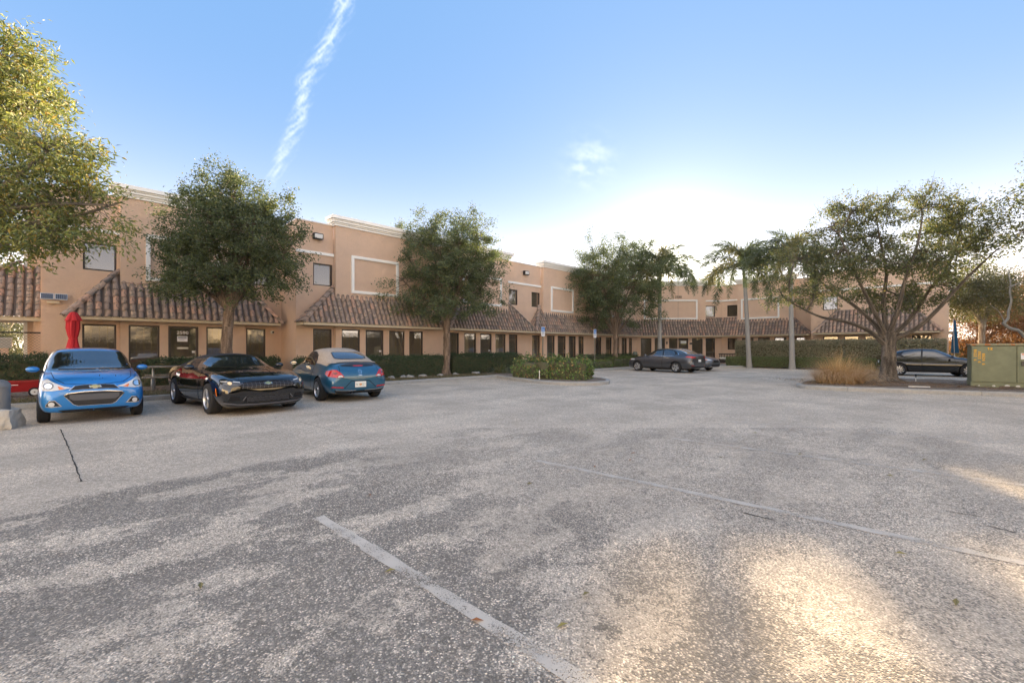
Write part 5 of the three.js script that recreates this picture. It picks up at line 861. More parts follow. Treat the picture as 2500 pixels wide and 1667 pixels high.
// ---------------------------------------------------------------- hedges and shrubs
const hedgeTint = [[0.5, [0.045, 0.075, 0.03]], [0.3, [0.065, 0.1, 0.038]], [0.2, [0.036, 0.06, 0.026]]], coreMat = std([0.1, 0.095, 0.055], 1);
function hedge(o) {
  const r = mulberry(o.seed), c = o.path[0], root = thing(o.name ?? 'hedge', o.label, o.cat ?? 'hedge', [c[0], 0.1, -c[1]], 0, o.grp), items = [], core = [];
  const lf = o.leaf ?? [0.062, 0.036], bump = o.bump ?? 0.09, h = o.h, w = o.w;
  for (let k = 0; k + 1 < o.path.length; k++) {
    const a = o.path[k], b = o.path[k + 1], dx = b[0] - a[0], dd = b[1] - a[1], L = Math.hypot(dx, dd), nx = -dd / L, nd = dx / L;
    const g = new THREE.BoxGeometry(L, h * 0.86, w * 0.8, Math.ceil(L / 0.2), 5, 4), p = g.attributes.position;
    const at = (t, q) => [a[0] + dx * t / L + nx * q - c[0], -(a[1] + dd * t / L + nd * q) + c[1]];
    for (let i = 0; i < p.count; i++) { const t = p.getX(i) + L / 2, q = p.getZ(i), y = p.getY(i) + h * 0.43, s = 1 + bump * 0.8 * n3(t * 1.7 + k * 9, y * 2, q * 2 + o.seed); const [x, z] = at(t, q * s); p.setXYZ(i, x, y * s, z); }
    g.computeVertexNormals(); core.push(g);
    const n = Math.round((L * (2 * h + w) + 2 * h * w) * (o.density ?? 950));
    for (let i = 0; i < n; i++) {
      let t, q, y; const f = r() * (2 * h + w) * L / (L * (2 * h + w) + 2 * h * w), pickEnd = r() * (L * (2 * h + w) + 2 * h * w) < 2 * h * w; let nrm;
      if (pickEnd) { const e = r() < 0.5 ? 0 : 1; t = e * L; q = R(-w / 2, w / 2, r); y = R(0.03, h, r); nrm = V3((e ? 1 : -1) * dx / L, 0, (e ? -1 : 1) * dd / L); }
      else { t = R(0, L, r); const e = r() * (2 * h + w); if (e < w) { q = R(-w / 2, w / 2, r); y = h; nrm = V3(0, 1, 0); } else { const s = e < w + h ? 1 : -1; q = s * w / 2; y = R(0.02, h, r); nrm = V3(nx * s, 0, -nd * s); } }
      const sc = 1 + bump * (n3(t * 1.7 + k * 9, y * 2, q * 2 + o.seed) + 0.5 * n3(t * 5, y * 5, q * 5)) - R(0, 0.12, r) * (r() < 0.6 ? 1 : 0);
      const taper = o.round ? 1 - o.round * (y / h) ** 3 : 1, [x, z] = at(t, q * sc * taper);
      const pos = V3(x + R(-0.02, 0.02, r), Math.max(0.01, y * sc + R(-0.03, 0.03, r) + (r() < 0.04 ? R(0, o.wild ?? 0.14, r) : 0)), z + R(-0.02, 0.02, r));
      items.push(leafMatrix(pos, nrm.clone().multiplyScalar(0.7).add(V3(R(-1, 1, r), R(-0.5, 1, r), R(-1, 1, r))), V3(R(-1, 1, r), R(-0.3, 1, r), R(-1, 1, r)).addScaledVector(nrm, 0.6), R(0.7, 1.3, r), new THREE.Matrix4()));
    }
  }
  obj('branches', core, coreMat, root);
  foliage('foliage', leafGeo(...lf), items, o.tints ?? hedgeTint, root, r, hedgeLeaf);
  return root;
}
const hD0 = (px, D) => [(px - CX) / F * D, D];
// trees beyond the building
const rust = [[0.5, [0.2, 0.085, 0.025]], [0.3, [0.14, 0.07, 0.025]], [0.2, [0.26, 0.13, 0.03]]], gold = [[0.5, [0.2, 0.19, 0.04]], [0.3, [0.13, 0.15, 0.035]], [0.2, [0.26, 0.19, 0.05]]], mixg = [[0.5, [0.09, 0.1, 0.03]], [0.3, [0.13, 0.12, 0.035]], [0.2, [0.06, 0.07, 0.025]]];
const beyond = (seed, label, px, D, fork, lobes, tints, clumps, per, lf = [0.15, 0.07]) => tree({ seed, label, base: [(px - CX) / F * D, D], y: 0, fork, trunkR: 0.24, bark: barkGrey, lobes, clumps, per, cr: 0.5, leaf: lf, tints, shell: 0.5, grp: 'trees beyond the building' });
beyond(207, 'rust brown feathery tree right of the blue banner, beyond the building', 2400, 43, [2400, 830], [[2370, 775, 60, 60], [2430, 790, 60, 55], [2380, 835, 80, 22], [2480, 800, 60, 55], [2520, 760, 60, 70]], rust, 560, 70);
beyond(208, 'green gold tree standing over the rust brown tree, beyond the building', 2395, 37, [2400, 790], [[2380, 700, 60, 50], [2425, 740, 55, 45], [2345, 745, 40, 45], [2445, 690, 45, 40]], mixg, 460, 60);
beyond(209, 'orange brown tree behind the green cabinet, with a bare grey limb', 2475, 47, [2480, 800], [[2480, 740, 55, 65], [2540, 740, 70, 80], [2500, 820, 90, 30]], rust, 460, 60);
beyond(210, 'golden sunlit tree seen over the porch roof', 20, 36, [15, 800], [[25, 705, 60, 42], [-60, 690, 70, 60], [60, 735, 30, 40]], gold, 340, 46);
beyond(211, 'shaded green tree seen below the porch roof past the fence', 48, 41, [48, 860], [[40, 800, 50, 30], [80, 820, 40, 28], [-10, 810, 40, 35]], mixg, 260, 40);
beyond(212, 'leafy tree seen below the porch roof beside the grey box', -15, 34, [-15, 850], [[-10, 830, 35, 25], [15, 870, 40, 15]], mixg, 180, 40);
hedge({ seed: 315, name: 'shrub', cat: 'shrub', label: 'rusty green thicket on the ground beyond the blue banner', path: [hD0(2330, 45), hD0(2560, 45)], w: 1.6, h: 2.1, leaf: [0.14, 0.07], density: 160, tints: [[0.5, [0.16, 0.12, 0.05]], [0.3, [0.12, 0.13, 0.05]], [0.2, [0.24, 0.15, 0.06]]], bump: 0.3, wild: 0.5, round: 0.3 });
beyond(213, 'small tree top showing over the right wing parapet', 1735, 58, [1735, 800], [[1735, 700, 30, 22], [1690, 720, 20, 20]], gold, 120, 40, [0.2, 0.1]);
{
  // pale bare limb over the cabinet
  const c = thing('bare_tree', 'pale bare crooked trunk leaning behind the green cabinet', 'tree', [25.6, 0, -22]), inv = V3(-25.6, 0, 22), P = (px, py, d) => atD(px, py, d).add(inv);
  obj('trunk', [taperTube([V3(1.2, -0.05, 0.4), P(2560, 850, 22), P(2530, 832, 22), P(2508, 826, 22), P(2490, 808, 22), P(2468, 802, 22), P(2450, 788, 22)], 0.11, 0.065, 9, 30, 0.25), taperTube([P(2451, 790, 22), P(2462, 778, 22), P(2464, 760, 22), P(2470, 735, 22), P(2467, 712, 22), P(2469, 690, 22), P(2464, 668, 22), P(2472, 650, 22)], 0.06, 0.012, 8, 30, 0.25), taperTube([P(2466, 700, 22), P(2500, 690, 22), P(2540, 700, 22)], 0.04, 0.015, 6, 8, 0.1), taperTube([P(2456, 790, 22), P(2440, 760, 22), P(2420, 745, 22)], 0.03, 0.01, 6, 8, 0.1)], barkPale, c);
}
// ---------------------------------------------------------------- palms
const palmBark = new THREE.MeshStandardMaterial({ map: dataTex(256, (u, v) => { const ring = smooth(0.42, 0.5, Math.abs((v * 14 + 0.15 * barkN(u, v)) % 1 - 0.5)), k = 0.3 + 0.16 * (barkF(u, v) - 0.5) - 0.1 * ring; return [toS(k * 1.02), toS(k * 0.98), toS(k * 0.9)]; }, true, 1), roughness: 0.95 });
function frondGeo(L, droop, r) {
  const pts = [V3(0, 0, 0), V3(L * 0.34, L * 0.26, 0), V3(L * 0.72, L * (0.28 - droop * 0.26), 0), V3(L * 1.0, L * (0.1 - droop * 0.72), 0)], c = new THREE.CatmullRomCurve3(pts), parts = [taperTube(pts, 0.03, 0.006, 5, 10)], lg = leafGeo(1, 0.085, 0.1).toNonIndexed();
  for (let k = 0; k < 300; k++) { const t = 0.12 + 0.88 * k / 300, p = c.getPointAt(t), tan = c.getTangentAt(t), a = R(0, 2 * Math.PI, r), side = V3(0, Math.cos(a), Math.sin(a)); side.addScaledVector(tan, -side.dot(tan)).normalize(); const ax = tan.clone().multiplyScalar(0.75).add(side).add(V3(0, -0.35, 0)).normalize(), len = 0.62 * Math.sin(Math.PI * clamp(0.12 + t * 0.82)) * R(0.75, 1.15, r); parts.push(lg.clone().applyMatrix4(leafMatrix(p, V3(R(-1, 1, r), R(-0.2, 1, r), R(-1, 1, r)), ax, Math.max(0.12, len), new THREE.Matrix4()))); }
  return merge(parts.map((g) => { const h = g.index ? g.toNonIndexed() : g; if (!h.attributes.normal) h.computeVertexNormals(); return h; }));
}
const frondMats = [[0.08, 0.11, 0.04], [0.11, 0.14, 0.045], [0.18, 0.17, 0.05], [0.065, 0.09, 0.035]].map((c) => phys(c, 0.85, { transmission: 0.4, thickness: 0 })), fr_ = mulberry(31), frondGeos = [0.3, 0.55, 0.8, 1.1].map((d) => frondGeo(2.75, d, fr_));
function palm(label, base, D, trunkPx, crownPx, rTop, grp) {
  const X = (base - CX) / F * D, root = thing('palm_tree', label, 'palm', [X, 0.1, -D], 0, grp), inv = V3(-X, -0.1, D), top = atD(...trunkPx, D).add(inv), crown = atD(...crownPx, D).add(inv);
  obj('trunk', taperTube([V3(0, -0.1, 0), top.clone().multiplyScalar(0.35), top], (t) => lerp(0.17, rTop, smooth(0, 0.9, t)) * (1 + 0.35 * Math.exp(-t * 18)), 0, 14, 40, 0.03), palmBark, root);
  obj('crownshaft', taperTube([top.clone().add(V3(0, -0.05, 0)), top.clone().lerp(crown, 0.5), crown], (t) => rTop * (1.15 - 0.5 * t), 0, 12, 10), std([0.16, 0.2, 0.09], 0.6), root);
  const r = mulberry(Math.round(base)); for (let k = 0; k < 19; k++) { const f = obj('frond', frondGeos[(k * 7 + 1) % 4], frondMats[(k + base | 0) % 4], root); f.position.copy(crown).add(V3(0, -0.12, 0)); const low = k < 12; f.rotation.set(0, 2.4 * k + R(-0.2, 0.2, r), (low ? R(-0.6, 0.3, r) : R(0.4, 1.2, r)), 'YXZ'); f.scale.setScalar(low ? R(1.0, 1.2, r) : R(0.9, 1.15, r)); }
  obj('spear_leaf', taperTube([crown.clone(), crown.clone().add(V3(-0.1, 0.9, 0)), crown.clone().add(V3(-0.32, 1.9, 0))], 0.035, 0.008, 6, 8), frondMats[1], root);
}
palm('palm standing behind the dark grey saloon with the sun behind its crown', 1611, 33.2, [1611, 740], [1612, 665], 0.13, 'palms by the building corner');
palm('palm with slightly leaning trunk at the left end of the low hedge', 1830, 32.6, [1820, 700], [1815, 655], 0.13, 'palms by the building corner');
palm('palm with straight trunk rising from the low hedge behind the oak branches', 1935, 30.4, [1931, 690], [1928, 640], 0.13, 'palms by the building corner');

const hA = (px, o) => A2X(FA.s(px, o), o);
hedge({ seed: 301, label: 'dark clipped hedge between the red wagon and the chain link fence', path: [hA(-75, -1.3), hA(112, -1.3)], w: 0.8, h: 1.12, grp: 'clipped hedges before the building' });
hedge({ seed: 302, label: 'dark clipped hedge below the entrance door behind the picnic table', path: [hA(362, -0.9), hA(500, -0.9)], w: 0.7, h: 0.95, grp: 'clipped hedges before the building' });
hedge({ seed: 309, label: 'dark clipped hedge behind the black convertible at the recess corner', path: [hA(590, -0.4), hA(676, -0.4)], w: 0.7, h: 0.95, grp: 'clipped hedges before the building' });
hedge({ seed: 303, label: 'dark clipped hedge from the teal convertible to the pale tree trunk', path: [hA(725, 1.4), hA(1077, 1.4)], w: 0.9, h: 0.95, bump: 0.09, grp: 'clipped hedges before the building' });
hedge({ seed: 304, label: 'dark clipped hedge from the pale tree trunk to the strappy green plant', path: [hA(1096, 1.4), hA(1262, 1.4)], w: 0.9, h: 1.02, bump: 0.08, grp: 'clipped hedges before the building' });
hedge({ seed: 305, label: 'dark low hedge at the second parking sign behind the leafy bushes', path: [hA(1418, 1.5), hA(1548, 1.2)], w: 0.8, h: 0.86, leaf: [0.06, 0.034], density: 420, grp: 'clipped hedges before the building' });
const tallTint = [[0.4, [0.25, 0.245, 0.15]], [0.3, [0.32, 0.3, 0.2]], [0.2, [0.17, 0.175, 0.1]], [0.1, [0.33, 0.26, 0.18]]];
const hD = (px, c) => { const u = (px - CX) / F, D = c / (0.701 * u + 0.713); return [u * D, D]; };
hedge({ seed: 306, label: 'tall grey green clipped hedge screening the right wing windows', path: [hD(1800, 37.3), hD(2309, 37.9)], w: 0.8, h: 1.86, leaf: [0.08, 0.05], density: 800, tints: tallTint, bump: 0.04 });
hedge({ seed: 307, label: 'low green clipped hedge along the kerb before the tall hedge', path: [hD(1777, 36.0), hD(2165, 36.2)], w: 0.7, h: 0.66, leaf: [0.07, 0.042], density: 900, tints: [[0.5, [0.13, 0.17, 0.06]], [0.3, [0.1, 0.135, 0.05]], [0.2, [0.17, 0.2, 0.075]]], bump: 0.04 });
const shrubTint = [[0.4, [0.1, 0.17, 0.045]], [0.28, [0.15, 0.23, 0.055]], [0.12, [0.06, 0.1, 0.034]], [0.14, [0.28, 0.28, 0.1]], [0.06, [0.32, 0.2, 0.08]]];
hedge({ seed: 308, name: 'shrub', cat: 'shrub', label: 'broad leafed bright green shrub filling the kerbed island', path: [[0.35, 20.75], [1.9, 19.75], [3.3, 19.05]], w: 1.35, h: 0.82, leaf: [0.105, 0.062], density: 300, tints: shrubTint, bump: 0.3, wild: 0.25, round: 0.45 });
const bush = (seed, label, path, w, h, tints, leaf = [0.085, 0.04]) => hedge({ seed, name: 'shrub', cat: 'shrub', label, path, w, h, leaf, density: 330, tints, bump: 0.25, wild: 0.25, round: 0.4, grp: 'loose shrubs by the second parking sign' });
bush(311, 'loose green shrub at the foot of the second parking sign', [hA(1436, 2.9), hA(1482, 2.7)], 1.0, 0.48, shrubTint); bush(312, 'loose green shrub around the foot of the broad tree', [hA(1487, 2.5), hA(1532, 2.5)], 1.1, 0.62, [[0.5, [0.08, 0.12, 0.03]], [0.5, [0.11, 0.15, 0.04]]]); bush(313, 'loose green shrub at the nose of the dark grey saloon', [hA(1520, 1.9), hA(1560, 1.8)], 1.0, 0.62, shrubTint);
bush(314, 'small green shrub behind the hatchback bonnet by the wall', [hA(346, -0.7), hA(362, -0.7)], 0.5, 0.75, hedgeTint);

// clumps of blades
function blades(o) {
  const r = mulberry(o.seed), root = thing(o.name, o.label, 'plant', [o.at[0], 0.1, -o.at[1]], 0, o.grp), parts = { 0: [], 1: [], 2: [] };
  for (let k = 0; k < o.n; k++) {
    const q1 = R(0, 2 * Math.PI, r), q2 = Math.sqrt(r()), p0 = V3(Math.cos(q1) * q2 * o.rx, 0, Math.sin(q1) * q2 * o.rz), a = q1 + R(-1.1, 1.1, r), lean = Math.max(0.03, o.lean * (0.15 + 0.7 * q2 + R(-0.25, 0.35, r))), L = o.len * R(0.6, 1.1, r) * (1 - 0.22 * q2), b = V3(Math.cos(a), 0, Math.sin(a)), w = o.w * R(0.6, 1.2, r), side = V3(-b.z, 0, b.x).multiplyScalar(w / 2), pos = [], idx = [], S = o.seg ?? 4;
    for (let i = 0; i <= S; i++) { const t = i / S, an = lean + (o.bend ?? 1.2) * t * t * lean, p = p0.clone().addScaledVector(b, L * t * Math.sin(an)).add(V3(0, L * t * Math.cos(an), 0)); p.y = Math.max(p.y, 0.01); const q = side.clone().multiplyScalar(1 - t * 0.92); pos.push(p.x - q.x, p.y, p.z - q.z, p.x + q.x, p.y, p.z + q.z); if (i) { const j = i * 2; idx.push(j - 2, j - 1, j + 1, j - 2, j + 1, j); } }
    const g = new THREE.BufferGeometry(); g.setAttribute('position', new THREE.Float32BufferAttribute(pos, 3)); g.setIndex(idx); g.computeVertexNormals(); parts[Math.floor(r() * 3)].push(g);
  }
  for (const k of [0, 1, 2]) stuff(obj('blades', parts[k], o.mats[k], root));
}
const strap = [[0.1, 0.13, 0.03], [0.14, 0.16, 0.045], [0.2, 0.18, 0.07]].map((c) => phys(c, 0.8, { transmission: 0.35, thickness: 0 })), straw = [[0.6, 0.4, 0.18], [0.7, 0.5, 0.26], [0.48, 0.3, 0.12]].map((c) => phys(c, 0.9, { transmission: 0.3, thickness: 0 }));
blades({ seed: 321, name: 'strappy_plant', label: 'strappy green plant with arching blades at the end of the hedge', at: hA(1222, 2.35), n: 190, len: 1.0, lean: 1.1, w: 0.035, rx: 0.35, rz: 0.35, mats: strap });
blades({ seed: 322, name: 'strappy_plant', label: 'small strappy plant with drooping blades beside the island shrub', at: hA(1252, 2.9), n: 110, len: 0.65, lean: 1.2, w: 0.03, rx: 0.3, rz: 0.3, mats: strap });
{ const p = gx(2062, 938, 0.1), q = gx(2110, 930, 0.1);
  blades({ seed: 323, name: 'dry_grass', label: 'large tuft of dry straw coloured grass at the island tip', at: [p[0] - 0.05, p[1] + 0.15], n: 3000, len: 1.5, lean: 0.75, w: 0.012, rx: 0.78, rz: 0.5, mats: straw, seg: 3, grp: 'dry grass tufts on the island' });
  blades({ seed: 324, name: 'dry_grass', label: 'smaller tuft of dry straw coloured grass next to the oak trunk', at: [q[0] + 0.35, q[1] + 0.05], n: 1600, len: 1.0, lean: 0.85, w: 0.012, rx: 0.55, rz: 0.35, mats: straw, seg: 3, grp: 'dry grass tufts on the island' }); }
// lawn strip behind the kerb: short dry grass
{
  const r = mulberry(331), items = [], g = leafGeo(0.075, 0.012, 0.1), s0 = FA.s(-60, 3), s1 = 15.2;
  for (let i = 0; i < 30000; i++) { const s = R(s0, s1, r), o = 3.62 - 1.7 * r() ** 1.4; if (o < 2.5 && n2(s * 0.9, o * 2) > 0.1) continue; const [x, d] = A2X(s, o); items.push(leafMatrix(V3(x, 0.1 + R(0, 0.02, r), -d), V3(R(-1, 1, r), 0.3, R(-1, 1, r)), V3(R(-1.1, 1.1, r), R(0.25, 1, r), R(-1.1, 1.1, r)), R(0.6, 1.4, r), new THREE.Matrix4())); }
  const im = foliage('lawn', g, items, [[0.4, [0.16, 0.14, 0.06]], [0.35, [0.25, 0.2, 0.1]], [0.25, [0.1, 0.11, 0.035]]], scene, r); im.userData = { kind: 'stuff', label: 'short dry brown green grass between kerb and hedge', category: 'grass' };
  const litter = [], lg = leafGeo(0.08, 0.02, 0.2); for (let i = 0; i < 6000; i++) { const isl = i % 3 === 0; let x, d, y; if (isl) { const t = r(); [x, d] = [lerp(11.2, 18.5, t) + R(-0.4, 0.4, r), lerp(16.1, 12.6, t) + R(0, 3.4, r)]; y = 0.15; } else { const s = R(s0, 29, r), o = R(0.4, 2.6, r); [x, d] = A2X(s, o); y = 0.13; } litter.push(leafMatrix(V3(x, y + R(0, 0.025, r), -d), V3(R(-0.5, 0.5, r), 1, R(-0.5, 0.5, r)), V3(R(-1, 1, r), 0.1, R(-1, 1, r)), R(0.6, 1.6, r), new THREE.Matrix4())); }
  const lm = foliage('leaf_litter', lg, litter, [[0.5, [0.2, 0.12, 0.06]], [0.3, [0.28, 0.19, 0.1]], [0.2, [0.11, 0.07, 0.04]]], scene, r, dryMat); lm.userData = { kind: 'stuff', label: 'brown fallen leaves and twigs on the planting beds', category: 'leaves' };
  // single leaves blown over the lot
  const lv = leafGeo(0.075, 0.03, 0.3), cols = [[0.3, 0.26, 0.08], [0.32, 0.13, 0.05], [0.2, 0.17, 0.06]].map((c) => phys(c, 0.9, { transmission: 0.2, thickness: 0 }));
  for (const [px, py, k] of [[1388, 1522, 0], [966, 1390, 0], [1148, 1515, 1], [1540, 1107, 1], [1537, 1125, 1], [1451, 1141, 1], [1850, 1057, 0], [2183, 1162, 0], [2263, 1121, 2], [1440, 1447, 2], [2184, 1350, 0], [1757, 1116, 2], [2335, 1480, 2], [1300, 1180, 2], [905, 1210, 1], [489, 1438, 2], [1960, 1108, 2], [1790, 1052, 2]]) { const [x, d] = gx(px, py, 0.01), m = obj('fallen_leaf', lv, cols[k]); m.position.set(x, 0.012, -d); m.rotation.set(-Math.PI / 2 + R(-0.15, 0.15, r), R(-0.2, 0.2, r), R(0, 6, r)); tag(m, ['yellow green leaf lying on the grey asphalt', 'rusty brown leaf lying on the grey asphalt', 'dull brown leaf lying on the grey asphalt'][k], 'leaf', ['yellow leaves on the lot', 'rusty leaves on the lot', 'dull leaves on the lot'][k]); }
}
// ---------------------------------------------------------------- things about the lot
// grey steel bollard in a broken concrete base
{
  const [x, d] = gx(-8, 1046), t = thing('bollard', 'grey domed steel bollard set in a chipped concrete block', 'bollard', [x, 0, -d], 0.5), r = mulberry(401);
  obj('post', new THREE.LatheGeometry([[0.165, 0.2], [0.165, 0.74], [0.172, 0.745], [0.172, 0.775], [0.16, 0.82], [0.12, 0.87], [0.06, 0.895], [0, 0.9]].map((p) => new THREE.Vector2(...p)), 28), std([0.2, 0.2, 0.195], 0.6, { metalness: 0.3, bumpMap: concBump, bumpScale: 0.002 }), t);
  const g = new THREE.BoxGeometry(0.56, 0.34, 0.56, 10, 7, 10), p = g.attributes.position; for (let i = 0; i < p.count; i++) { const y = p.getY(i) + 0.17, q = 1 + 0.1 * n3(p.getX(i) * 6, y * 6, p.getZ(i) * 6) - 0.12 * (y / 0.34); p.setXYZ(i, p.getX(i) * q, y + 0.03 * n3(p.getX(i) * 4 + 9, y, p.getZ(i) * 4), p.getZ(i) * q); } g.computeVertexNormals(); obj('concrete_base', boxUV(g), paleConcMat, t);
}
// closed red parasol
{
  const [x, d] = hA(178, -0.1), t = thing('parasol', 'closed red patio parasol tied round its pole behind the blue hatchback', 'parasol', [x, 0.1, -d]), red = phys([0.5, 0.022, 0.03], 0.85, { sheen: 0.4, sheenColor: col(1, 0.4, 0.4), sheenRoughness: 0.6 });
  const fold = (prof, amp, n, ph) => { const g = new THREE.LatheGeometry(prof.map((p) => new THREE.Vector2(...p)), 72), p = g.attributes.position; for (let i = 0; i < p.count; i++) { const a = Math.atan2(p.getZ(i), p.getX(i)), q = 1 + amp * Math.sin(a * n + ph + p.getY(i) * 1.5) + amp * 0.5 * Math.sin(a * (n * 2 + 1) + p.getY(i) * 4); p.setX(i, p.getX(i) * q); p.setZ(i, p.getZ(i) * q); } g.computeVertexNormals(); return g; };
  obj('pole', cy(0.022, 0.022, 2.5, 0, 1.25, 0), std([0.3, 0.2, 0.12], 0.5), t); obj('base', [cy(0.25, 0.27, 0.08, 0, 0.04, 0, 24), cy(0.04, 0.05, 0.3, 0, 0.2, 0)], blackMat, t); obj('finial', new THREE.SphereGeometry(0.035, 14, 10).translate(0, 2.53, 0), std([0.25, 0.16, 0.1], 0.5), t);
  obj('canopy', fold([[0.19, 1.02], [0.175, 1.15], [0.14, 1.4], [0.1, 1.63], [0.09, 1.68], [0.115, 1.78], [0.15, 2.0], [0.145, 2.2], [0.13, 2.3]], 0.16, 5, 0), red, t); obj('top_flap', fold([[0.2, 2.24], [0.14, 2.38], [0.08, 2.5], [0.03, 2.52]], 0.1, 6, 1), red, t); obj('tie', new THREE.TorusGeometry(0.1, 0.014, 8, 24).rotateX(Math.PI / 2).translate(0, 1.66, 0), red, t);
}
// red toy wagon
{
  const [x, d] = hA(38, 1.2), t = thing('toy_wagon', 'red plastic pull wagon with white wheel hubs standing before the left hedge', 'wagon', [x, 0.12, -d], rad(45)), red = std([0.34, 0.012, 0.014], 0.35), L = 1.15, W = 0.48;
  const shell = (w0, w1, y0, y1) => { const g = new THREE.BoxGeometry(1, 1, 1), p = g.attributes.position; for (let i = 0; i < p.count; i++) { const up = p.getY(i) > 0, k = up ? w1 : w0; p.setXYZ(i, p.getX(i) * L * k, up ? y1 : y0, p.getZ(i) * W * k); } return g; };
  const outer = new Brush(shell(0.88, 1, 0.14, 0.42)), inner = new Brush(shell(0.84, 0.95, 0.19, 0.46)); outer.updateMatrixWorld(); inner.updateMatrixWorld(); const ev = new Evaluator(); ev.useGroups = false; const tub = ev.evaluate(outer, inner, SUBTRACTION).geometry; tub.computeVertexNormals(); obj('tub', toCreasedNormals(tub.index ? tub.toNonIndexed() : tub, 0.5), red, t);
  obj('rim', [bx(L * 1.02, 0.03, 0.035, 0, 0.42, W / 2), bx(L * 1.02, 0.03, 0.035, 0, 0.42, -W / 2), bx(0.035, 0.03, W * 0.93, L / 2, 0.421, 0), bx(0.035, 0.03, W * 0.93, -L / 2, 0.421, 0), bx(0.3, 0.04, 0.05, L / 2 - 0.18, 0.44, W / 2)], red, t);
  obj('side_decal', bx(0.5, 0.018, 0.006, -0.2, 0.335, W / 2 - 0.006), std([0.8, 0.78, 0.75], 0.5), t);
  for (const [sx, sz] of [[-1, -1], [-1, 1], [1, -1], [1, 1]]) { const w = group('wheel', t); w.position.set(sx * 0.36, 0.125, sz * (W / 2 - 0.01)); obj('tyre', new THREE.TorusGeometry(0.1, 0.028, 10, 28), tyreMat, w); obj('hub', new THREE.CylinderGeometry(0.085, 0.085, 0.05, 24).rotateX(Math.PI / 2), std([0.75, 0.73, 0.68], 0.6), w); obj('axle_cap', new THREE.CylinderGeometry(0.018, 0.018, 0.06, 12).rotateX(Math.PI / 2), std([0.2, 0.15, 0.12], 0.6), w); }
  obj('handle', tube([V3(-0.6, 0.2, 0), V3(-0.85, 0.26, 0), V3(-1.2, 0.5, 0)], 0.015, 12, 8), blackMat, t);
}
// picnic table
{
  const [x, d] = hA(434, 1.3), t = thing('picnic_table', 'weathered grey picnic table with tube legs behind the black convertible', 'table', [x, 0.1, -d], rad(45) - 0.15), wood = new THREE.MeshStandardMaterial({ map: barkTex([0.12, 0.105, 0.09], [0.27, 0.24, 0.2]), roughness: 0.95 }), leg = std([0.36, 0.35, 0.32], 0.5, { metalness: 0.5 });
  for (let k = 0; k < 5; k++) obj('tabletop_plank', boxUV(rbx(1.8, 0.045, 0.14, 0.008, 0, 0.76, -0.3 + k * 0.15)), wood, t);
  for (const s of [-1, 1]) for (const q of [0, 0.15]) obj('seat_plank', boxUV(rbx(1.8, 0.045, 0.14, 0.008, 0, 0.45, s * (0.62 + q))), wood, t);
  for (const s of [-0.65, 0.65]) { obj('leg', [bar(V3(s, 0.0, 0.28), V3(s, 0.74, 0.12), 0.028), tube([V3(s, 0.42, 0.78), V3(s, 0.2, 0.82), V3(s, 0.03, 0.7), V3(s, 0.02, 0.3)], 0.022)], leg, t); obj('leg', [bar(V3(s, 0.0, -0.28), V3(s, 0.74, -0.12), 0.028), tube([V3(s, 0.42, -0.78), V3(s, 0.2, -0.82), V3(s, 0.03, -0.7), V3(s, 0.02, -0.3)], 0.022)], leg, t); obj('cross_tube', bar(V3(s, 0.42, -0.78), V3(s, 0.42, 0.78), 0.022), leg, t); }
}
// chain link fence beside the porch
{
  const o = -2.7, s1 = FA.s(107, o), s0 = s1 - 4.2, p = FA.point(s1, 0, o), t = thing('chain_link_fence', 'black chain link fence with round posts left of the building', 'fence', p.toArray()), q = FA.x.clone(), H = 2.05, at = (s, y) => q.clone().multiplyScalar(s - s1).add(V3(0, y, 0));
  for (const s of [s1, s1 - 2.1, s0]) { const m = obj('post', [cy(0.038, 0.038, H + 0.02, 0, H / 2, 0, 14), new THREE.SphereGeometry(0.045, 12, 8).translate(0, H + 0.03, 0)], blackMat, t); m.position.copy(at(s, 0)); }
  obj('top_rail', bar(at(s0, H - 0.05), at(s1, H - 0.05), 0.024, 10), blackMat, t); obj('bottom_rail', bar(at(s0, 0.12), at(s1, 0.12), 0.016, 8), blackMat, t);
  const wires = [], pitch = 0.1; for (let s = s0 - H; s < s1; s += pitch) for (const k of [1, -1]) { let a = s, b = s + H, ya = k > 0 ? 0.05 : H - 0.05, yb = k > 0 ? H - 0.05 : 0.05; const cut = (v) => { const f = (v - a) / (b - a); return lerp(ya, yb, f); }; let a2 = a, b2 = b; if (a2 < s0) { ya = cut(s0); a2 = s0; } if (b2 > s1) { yb = k > 0 ? lerp(0.05, H - 0.05, (s1 - a) / H) : lerp(H - 0.05, 0.05, (s1 - a) / H); b2 = s1; } if (b2 - a2 > 0.02) wires.push(bar(at(a2, ya), at(b2, yb), 0.0025, 3)); }
  stuff(obj('mesh', wires, blackMat, t));
}
{
  const b = atD(6, 838, 19), t = thing('utility_box', 'grey metal box on a block pier beyond the chain link fence', 'box', [b.x, 0, b.z], rad(45)); obj('cabinet', rbx(0.5, 0.42, 0.35, 0.02, 0, b.y, 0), std([0.34, 0.34, 0.31], 0.6), t); obj('lid', rbx(0.56, 0.06, 0.4, 0.02, 0, b.y + 0.22, 0), std([0.45, 0.45, 0.42], 0.6), t); obj('pier', boxUV(bx(0.3, b.y - 0.2, 0.3, 0, (b.y - 0.2) / 2, 0)), stuccoMat, t);
}
